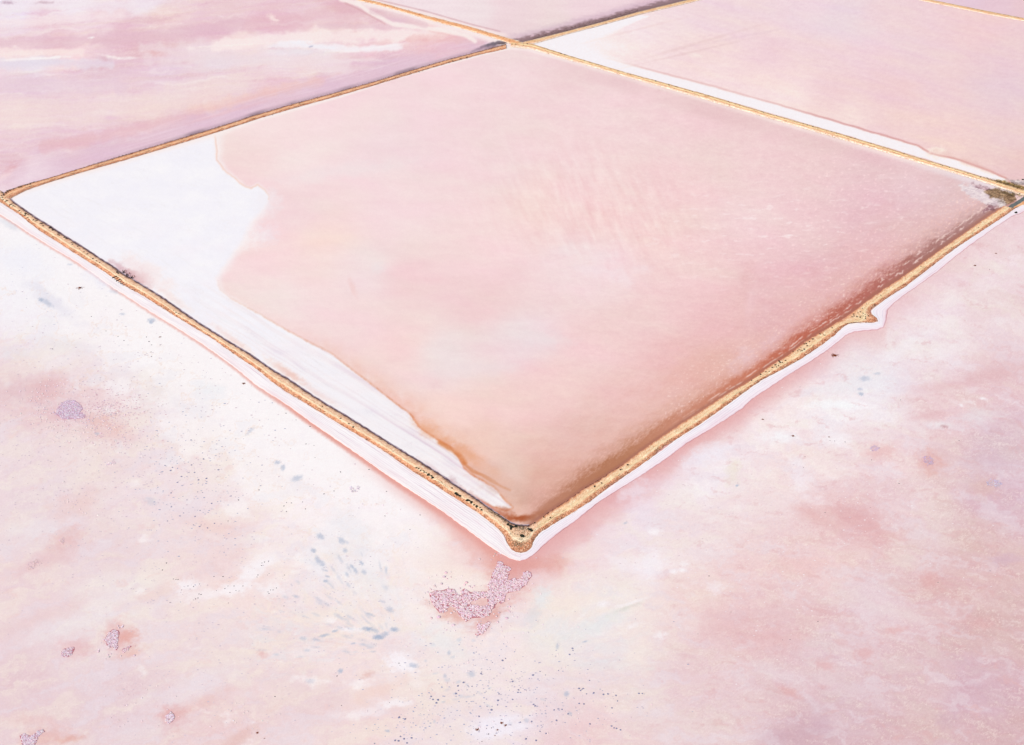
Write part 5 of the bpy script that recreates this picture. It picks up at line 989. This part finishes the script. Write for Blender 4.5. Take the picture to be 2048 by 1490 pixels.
def colony(label, poly, sp, r, seed, holes=(), keep=1.0, extra=(), bed=True, base=(220, 184, 200), bedcol=(194, 126, 136), rimc=(243, 220, 228)):
    P = np.array(poly, float); cu, cv = P.mean(axis=0); cx_, cy_, _ = ground(cu, cv)
    e = obj('salt_crust_patch', None, label=label, cat='salt crust', group='lilac salt crust patches on the lake bed', loc=(float(cx_), float(cy_), 0))
    off = np.array([float(cx_), float(cy_), 0])
    if bed:                                          # thin red-stained bed that the lumps grow on
        q = np.array([ground(a + (a - cu) * .03, b + (b - cv) * .03) for a, b in poly])[:, :2]
        n = len(q); vv = np.concatenate([np.c_[q, np.full(n, .035)], np.c_[q, np.full(n, -.05)]]) - off
        bm_me = bpy.data.meshes.new('crust_bed'); bm_me.from_pydata([tuple(p) for p in vv], [], [tuple(range(n))] + [(k, (k + 1) % n, n + (k + 1) % n, n + k) for k in range(n)])
        a_ = bm_me.attributes.new('Col', 'FLOAT_COLOR', 'POINT'); c4 = np.ones((2 * n, 4), np.float32); c4[:, :3] = albedo(bedcol); a_.data.foreach_set('color', c4.ravel())
        bm_me.materials.append(M_CRUST); bm_me.update(); obj('crust_bed', bm_me, e)
    u, v = fill(poly, sp, seed, holes, keep)
    if len(extra):
        ex = np.array(extra, float); u = np.r_[u, ex[:, 0]]; v = np.r_[v, ex[:, 1]]; rr_ = np.r_[np.full(len(u) - len(ex), r), ex[:, 2]]
    else: rr_ = np.full(len(u), r)
    g_ = np.random.default_rng(seed + 1); rr_ = rr_ * g_.uniform(.6, 1.45, len(u))
    P_, F_, C_ = lumps(u, v, rr_ * 1.02, seed, base, rimc, (198, 132, 146), hf=.36)
    obj('crust_lumps', mesh_np('crust_lumps', P_ - off, F_, C_, M_CRUST), e, kind='stuff')
    return e
def zp(pts, x0, y0, s): return [(x0 + a / s, y0 + b / s) for a, b in pts]
right_lobe = zp([(1140, 180), (1215, 190), (1230, 230), (1340, 280), (1345, 330), (1290, 350), (1330, 380), (1290, 430), (1300, 490), (1370, 440), (1500, 460), (1520, 400), (1570, 330), (1650, 350), (1670, 410), (1610, 480), (1590, 540), (1520, 590), (1440, 640), (1330, 660), (1270, 680), (1250, 800), (1190, 840), (1150, 800), (1110, 860), (1020, 870), (990, 820), (980, 690), (1010, 610), (990, 550), (1030, 500), (1060, 370), (1120, 270)], 850, 1100, 7.84)
left_lobe = zp([(80, 680), (190, 640), (280, 640), (370, 610), (470, 620), (510, 700), (580, 720), (560, 650), (620, 610), (720, 670), (820, 655), (940, 660), (1010, 640), (1060, 700), (1040, 740), (960, 760), (900, 740), (790, 790), (700, 810), (720, 850), (860, 880), (990, 870), (1080, 850), (1090, 900), (1040, 930), (1000, 1030), (900, 1050), (730, 1060), (640, 1120), (600, 1060), (530, 1000), (480, 900), (420, 860), (370, 900), (340, 970), (240, 980), (160, 890), (110, 800)], 850, 1100, 7.84)
tail = zp([(820, 1170), (860, 1150), (900, 1190), (960, 1150), (980, 1120), (1020, 1130), (1010, 1190), (950, 1260), (900, 1310), (820, 1340), (785, 1320), (820, 1290), (860, 1260), (820, 1210)], 850, 1100, 7.84)
exl = zp([(90, 620), (150, 560), (170, 580), (260, 530), (60, 815), (40, 660), (100, 690), (100, 800), (140, 775), (250, 950), (265, 885), (380, 860), (440, 850), (460, 965), (310, 930), (410, 990), (620, 545), (700, 570), (740, 590), (770, 565), (650, 510), (550, 600), (330, 355), (345, 450), (300, 420), (405, 425), (215, 1050), (100, 1068), (360, 1130), (445, 1175), (335, 1255), (640, 1105)], 850, 1100, 7.84)
exr = zp([(1310, 775), (1330, 890), (1305, 945), (1330, 970), (1160, 985), (1120, 1040), (1280, 1070), (1140, 1130), (1060, 860), (1100, 60), (1130, 80), (1040, 155), (1180, 60), (855, 145), (1150, 50), (1080, 95)], 850, 1100, 7.84)
colony('large lilac salt crust lobe just below the rounded embankment end', right_lobe, 2.5, 1.55, 1, extra=[(a, b, random.uniform(1.2, 2.4)) for a, b in exr])
colony('large bubbly lilac crust lobe trailing left below the embankment end', left_lobe, 2.9, 1.8, 2, keep=.93, extra=[(a, b, random.uniform(1.4, 2.8)) for a, b in exl])
colony('small detached lilac crust tail below the two big lobes', tail, 2.8, 1.7, 3)
colony('oval mauve crust patch among pink freckles at left', zp([(450, 540), (480, 470), (560, 390), (640, 350), (760, 350), (830, 400), (870, 440), (900, 500), (850, 540), (940, 600), (920, 650), (800, 660), (680, 660), (560, 670), (500, 620), (440, 580)], 60, 760, 8.533), 2.2, 1.2, 4, base=(206, 180, 206), rimc=(236, 222, 238), extra=[(60 + a / 8.533 + random.gauss(0, 3), 760 + b / 8.533 + random.gauss(0, 2), random.uniform(.8, 1.4)) for a, b in [(400, 540), (430, 600), (380, 570), (260, 520), (210, 520), (130, 600), (180, 630), (760, 680), (720, 670), (1000, 690), (1080, 690), (1060, 690), (160, 390), (110, 450), (300, 500), (520, 390), (1240, 510), (1300, 560), (1320, 600), (1200, 500), (1350, 640), (1250, 590), (1180, 470), (1690, 540), (1480, 560), (1300, 380), (1360, 360), (970, 770), (1130, 800)] for _ in range(2)], bedcol=(204, 160, 182))
colony('upright lilac crust patch with a red stain at lower left', zp([(420, 400), (460, 370), (520, 400), (600, 400), (625, 460), (590, 600), (570, 720), (590, 820), (550, 900), (500, 870), (440, 820), (340, 840), (310, 780), (270, 680), (240, 650), (280, 560), (340, 480)], 190, 1230, 12.8), 2.3, 1.35, 5, base=(210, 190, 214), extra=[(236, 1252, 2), (238, 1256, 1.6), (244, 1254, 2), (246, 1251, 1.4), (242, 1312, 1.8), (269, 1311, 2.2), (233, 1235 + 75, 1.0), (270, 1292, 1.2), (216, 1310, 1.8), (218, 1314, 1.6), (211, 1318, 1.3), (222, 1308, 1.2), (197, 1303, 1.8), (198, 1299, 1.3)])
colony('small lilac crust sliver right of the upright patch', zp([(680, 930), (720, 860), (820, 810), (920, 790), (930, 810), (850, 870), (790, 930), (740, 980)], 190, 1230, 12.8), 2.3, 1.3, 6)
colony('rounded lilac crust patch left of the upright patch', [(123, 1303), (128, 1298), (140, 1295), (148, 1294), (149, 1299), (144, 1308), (136, 1314), (128, 1314), (123, 1309)], 2.3, 1.3, 7, base=(208, 186, 210))
colony('lilac crust patch cut off by the bottom left corner', [(40, 1472), (46, 1468), (55, 1470), (62, 1472), (70, 1468), (76, 1462), (84, 1459), (90, 1463), (82, 1468), (76, 1472), (74, 1480), (70, 1488), (70, 1496), (46, 1496), (43, 1482)], 2.2, 1.3, 8, base=(200, 182, 212))
colony('lilac crust knob with two dark pits near the bottom left', [(331, 1434), (336, 1428), (342, 1424), (348, 1428), (349, 1436), (345, 1443), (338, 1447), (331, 1444)], 2.4, 1.5, 9, base=(208, 188, 212))
colony('faint pink crust smear at the left edge', [(48, 1134), (58, 1124), (72, 1118), (86, 1120), (84, 1128), (72, 1136), (58, 1140)], 2.6, 1.0, 10, keep=.5, bed=False, base=(224, 186, 196))
colony('violet crust cluster on the right flat nearest the embankment', [(1740, 895), (1744, 892), (1756, 892), (1759, 898), (1752, 904), (1744, 902)], 2.3, 1.15, 11, keep=.8, bed=False, base=(190, 160, 196), rimc=(226, 206, 230))
colony('violet crust cluster ringed by an orange stain on the right flat', [(1846, 915), (1852, 912), (1862, 914), (1868, 920), (1866, 928), (1858, 932), (1850, 926)], 2.3, 1.2, 12, keep=.85, bed=False, base=(184, 154, 186), rimc=(222, 198, 220))
colony('speckled violet crust cluster at the far right', [(1972, 964), (1982, 958), (1996, 960), (2006, 968), (1998, 975), (1986, 974), (1976, 970)], 2.2, 1.1, 13, keep=.75, bed=False, base=(172, 160, 196), rimc=(236, 224, 240))
colony('white-rimmed crust island on the salt near the left bank', [(697, 978), (699, 972), (706, 972), (710, 976), (716, 972), (720, 978), (714, 984), (706, 985)], 2.6, 1.2, 14, keep=.7, bed=False, base=(232, 220, 236), rimc=(224, 206, 222))
colony('small pale crust sliver in the left freckled flat', [(210, 930), (216, 926), (224, 920), (230, 924), (230, 930), (222, 930)], 2.2, 1.2, 15, base=(238, 222, 232), bed=False)
colony('small pink crust knot at the left below the freckled flat', [(118, 1080), (124, 1073), (129, 1076), (128, 1084), (124, 1090)], 2.2, 1.0, 16, base=(230, 196, 208), bed=False)
# drifts of small grey and pale pebbles: nobody would count them
fu, fv, fr_, fc = [np.concatenate([q[k] for q in FRECK]) for k in range(4)]
def pebbles(u, v, r_px, cols):
    base = np.array([(math.cos(1.047 * k), math.sin(1.047 * k), 0) for k in range(6)] + [(0, 0, .5)]); fc_ = np.array([(k, (k + 1) % 6, 6) for k in range(6)])
    x, y, t = ground(u, v); r = r_px * t / FPX; n = len(u)
    st = 1 + 0.9 * rng.random(n)
    P = np.stack([x[:, None] + base[None, :, 0] * (r * st)[:, None], y[:, None] + base[None, :, 1] * r[:, None], base[None, :, 2] * r[:, None] * .4 + .02], -1).reshape(-1, 3)
    return mesh_np('pebbles', P, (fc_[None] + 7 * np.arange(n)[:, None, None]).reshape(-1, 3), np.repeat(albedo(cols), 7, axis=0), M_BED, False)
obj('pebbles', pebbles(fu, fv, fr_, fc), label='tiny grey and pale pebbles strewn in drifts over the flat', kind='stuff')
# loose blisters scattered over the flat: nobody would count them
bu = np.concatenate([rng.normal(c[0], c[2], c[4]) for c in [(170, 830, 70, 34, 240), (100, 790, 40, 20, 80), (200, 870, 60, 22, 90), (900, 1190, 60, 40, 60), (1040, 1230, 40, 40, 40), (1110, 1400, 120, 60, 50), (480, 1430, 30, 26, 26), (290, 1410, 50, 26, 30), (140, 995, 22, 24, 40), (890, 1330, 80, 60, 40), (740, 1010, 60, 40, 16)]])
bv = np.concatenate([rng.normal(c[1], c[3], c[4]) for c in [(170, 830, 70, 34, 240), (100, 790, 40, 20, 80), (200, 870, 60, 22, 90), (900, 1190, 60, 40, 60), (1040, 1230, 40, 40, 40), (1110, 1400, 120, 60, 50), (480, 1430, 30, 26, 26), (290, 1410, 50, 26, 30), (140, 995, 22, 24, 40), (890, 1330, 80, 60, 40), (740, 1010, 60, 40, 16)]])
keep_ = bv > xinterp(bu, RED_A + OUT_B) + 8
bu, bv = bu[keep_], bv[keep_]
P_, F_, C_ = lumps(bu, bv, rng.uniform(.7, 1.6, len(bu)), 77, (240, 222, 230), (246, 232, 240), (196, 130, 146), hf=.45)
obj('salt_blisters', mesh_np('salt_blisters', P_, F_, C_, M_CRUST), label='small pale salt blisters scattered over the pink flat', kind='stuff')

# ------------------------------------------------------------------ culvert through the left bank
def tube(name, p0, p1, r, mtl, n=10, taper=1.0, wall=.12):
    p0 = np.array(p0, float); p1 = np.array(p1, float); d = p1 - p0; d /= np.linalg.norm(d)
    a = np.cross(d, (0, 0, 1)); a /= np.linalg.norm(a); b = np.cross(a, d); P = []; F = []
    for q, rr_ in ((p0, r * (1 - wall)), (p0, r), (p1, r * taper), (p1, r * taper * (1 - wall))):
        P += [tuple(q + (a * math.cos(6.283 * k / n) + b * math.sin(6.283 * k / n)) * rr_) for k in range(n)]
    for j in range(3):
        for k in range(n): F.append((j * n + k, j * n + (k + 1) % n, (j + 1) * n + (k + 1) % n, (j + 1) * n + k))
    for k in range(n): F.append((3 * n + k, 3 * n + (k + 1) % n, (k + 1) % n, k))
    me = bpy.data.meshes.new(name); me.from_pydata(P, [], F); me.materials.append(mtl); me.update()
    return me
for k, (q0, q1, lb, rpx) in enumerate([((224.2, 556), (234, 552.2), 'black culvert pipe sticking out of the left bank, upper of three', 1.05), ((232.4, 562.2), (241.4, 558), 'black culvert pipe sticking out of the left bank, middle of three', 1.1), ((242.5, 568), (247.4, 565), 'short hooked black culvert pipe, lowest of three', .8)]):
    x0, y0, t0 = ground(*q0, .85); x1, y1, t1 = ground(*q1, .95)
    r = rpx * float(t0) / FPX
    me = tube('culvert_pipe', (x0, y0, .85), (x1, y1, .95), r, M_PIPE)
    o = obj('culvert_pipe', me, label=lb, cat='pipe', group='culvert pipes on the outer bank')
    if k == 2:
        xa, ya, _ = ground(240.6, 566.4, .8); obj('elbow', tube('elbow', (x0, y0, .85), (xa, ya, .8), r * .95, M_PIPE), o)
def post_frame(u, v, lb):
    x, y, t = ground(u, v); s = float(t) / FPX
    e = obj('inlet_frame', None, label=lb, cat='sluice frame', group='timber inlet frames on the pond side', loc=(float(x), float(y), 0))
    for dx, dy_, h in ((-1.7, .8, .9), (1.7, .6, .9), (0.1, -.9, .6)):
        obj('post', tube('post', (dx * s, dy_ * s, -.1), (dx * s + .05, dy_ * s, h), .55 * s, M_TIMBER, 6), e)
    obj('beam', tube('beam', (-1.9 * s, .7 * s, .42), (1.9 * s, .7 * s, .5), .6 * s, M_TIMBER, 6), e)
    obj('beam', tube('beam', (-1.9 * s, -.2 * s, .3), (.6 * s, -1.0 * s, .3), .5 * s, M_TIMBER, 6), e)
post_frame(247.5, 546, 'dark timber inlet frame on the pond side, upper of three'); post_frame(254.7, 551.8, 'dark timber inlet frame on the pond side, middle of three'); post_frame(264, 557, 'dark timber inlet frame on the pond side, lowest of three')
def box_mesh(name, sx_, sy_, sz_, mtl):
    import bmesh
    bm = bmesh.new(); bmesh.ops.create_cube(bm, size=1)
    for q in bm.verts: q.co.x *= sx_; q.co.y *= sy_; q.co.z = (q.co.z + .5) * sz_
    bmesh.ops.bevel(bm, geom=bm.edges[:], offset=min(sx_, sy_, sz_) * .15, segments=1, affect='EDGES')
    me = bpy.data.meshes.new(name); bm.to_mesh(me); bm.free(); me.materials.append(mtl)
    return me
for (u, v, w, lb) in [(234, 545.4, 3.4, 'long black valve box on the bank crest above the pipes'), (236.4, 547.6, 2.4, 'short black valve box on the bank crest above the pipes')]:
    x, y, t = ground(u, v, BANKH); s = float(t) / FPX
    o = obj('valve_box', box_mesh('valve_box', w * s, 1.5 * s, .35, M_TIMBER), label=lb, cat='box', loc=(float(x), float(y), BANKH - .02), group='valve boxes on the bank crest'); o.rotation_euler = (0, 0, math.radians(18))
    l_ = obj('lid', box_mesh('lid', w * s * 1.06, 1.6 * s, .05, M_PIPE), o, loc=(0, 0, .352))
for k, (u, v) in enumerate([(252, 542.8), (259.7, 548.2), (268.8, 553.6)]):
    x, y, t = ground(u, v); s = float(t) / FPX
    obj('marker_post', tube('marker_post', (x, y, -.1), (x + .02, y, .55), .6 * s, M_RUST, 6), label='short reddish marker post standing in the stained brine beyond inlet frame ' + ('nearest the far corner', 'in the middle', 'farthest from the corner')[k], cat='post', group='marker posts beyond the inlet frames')
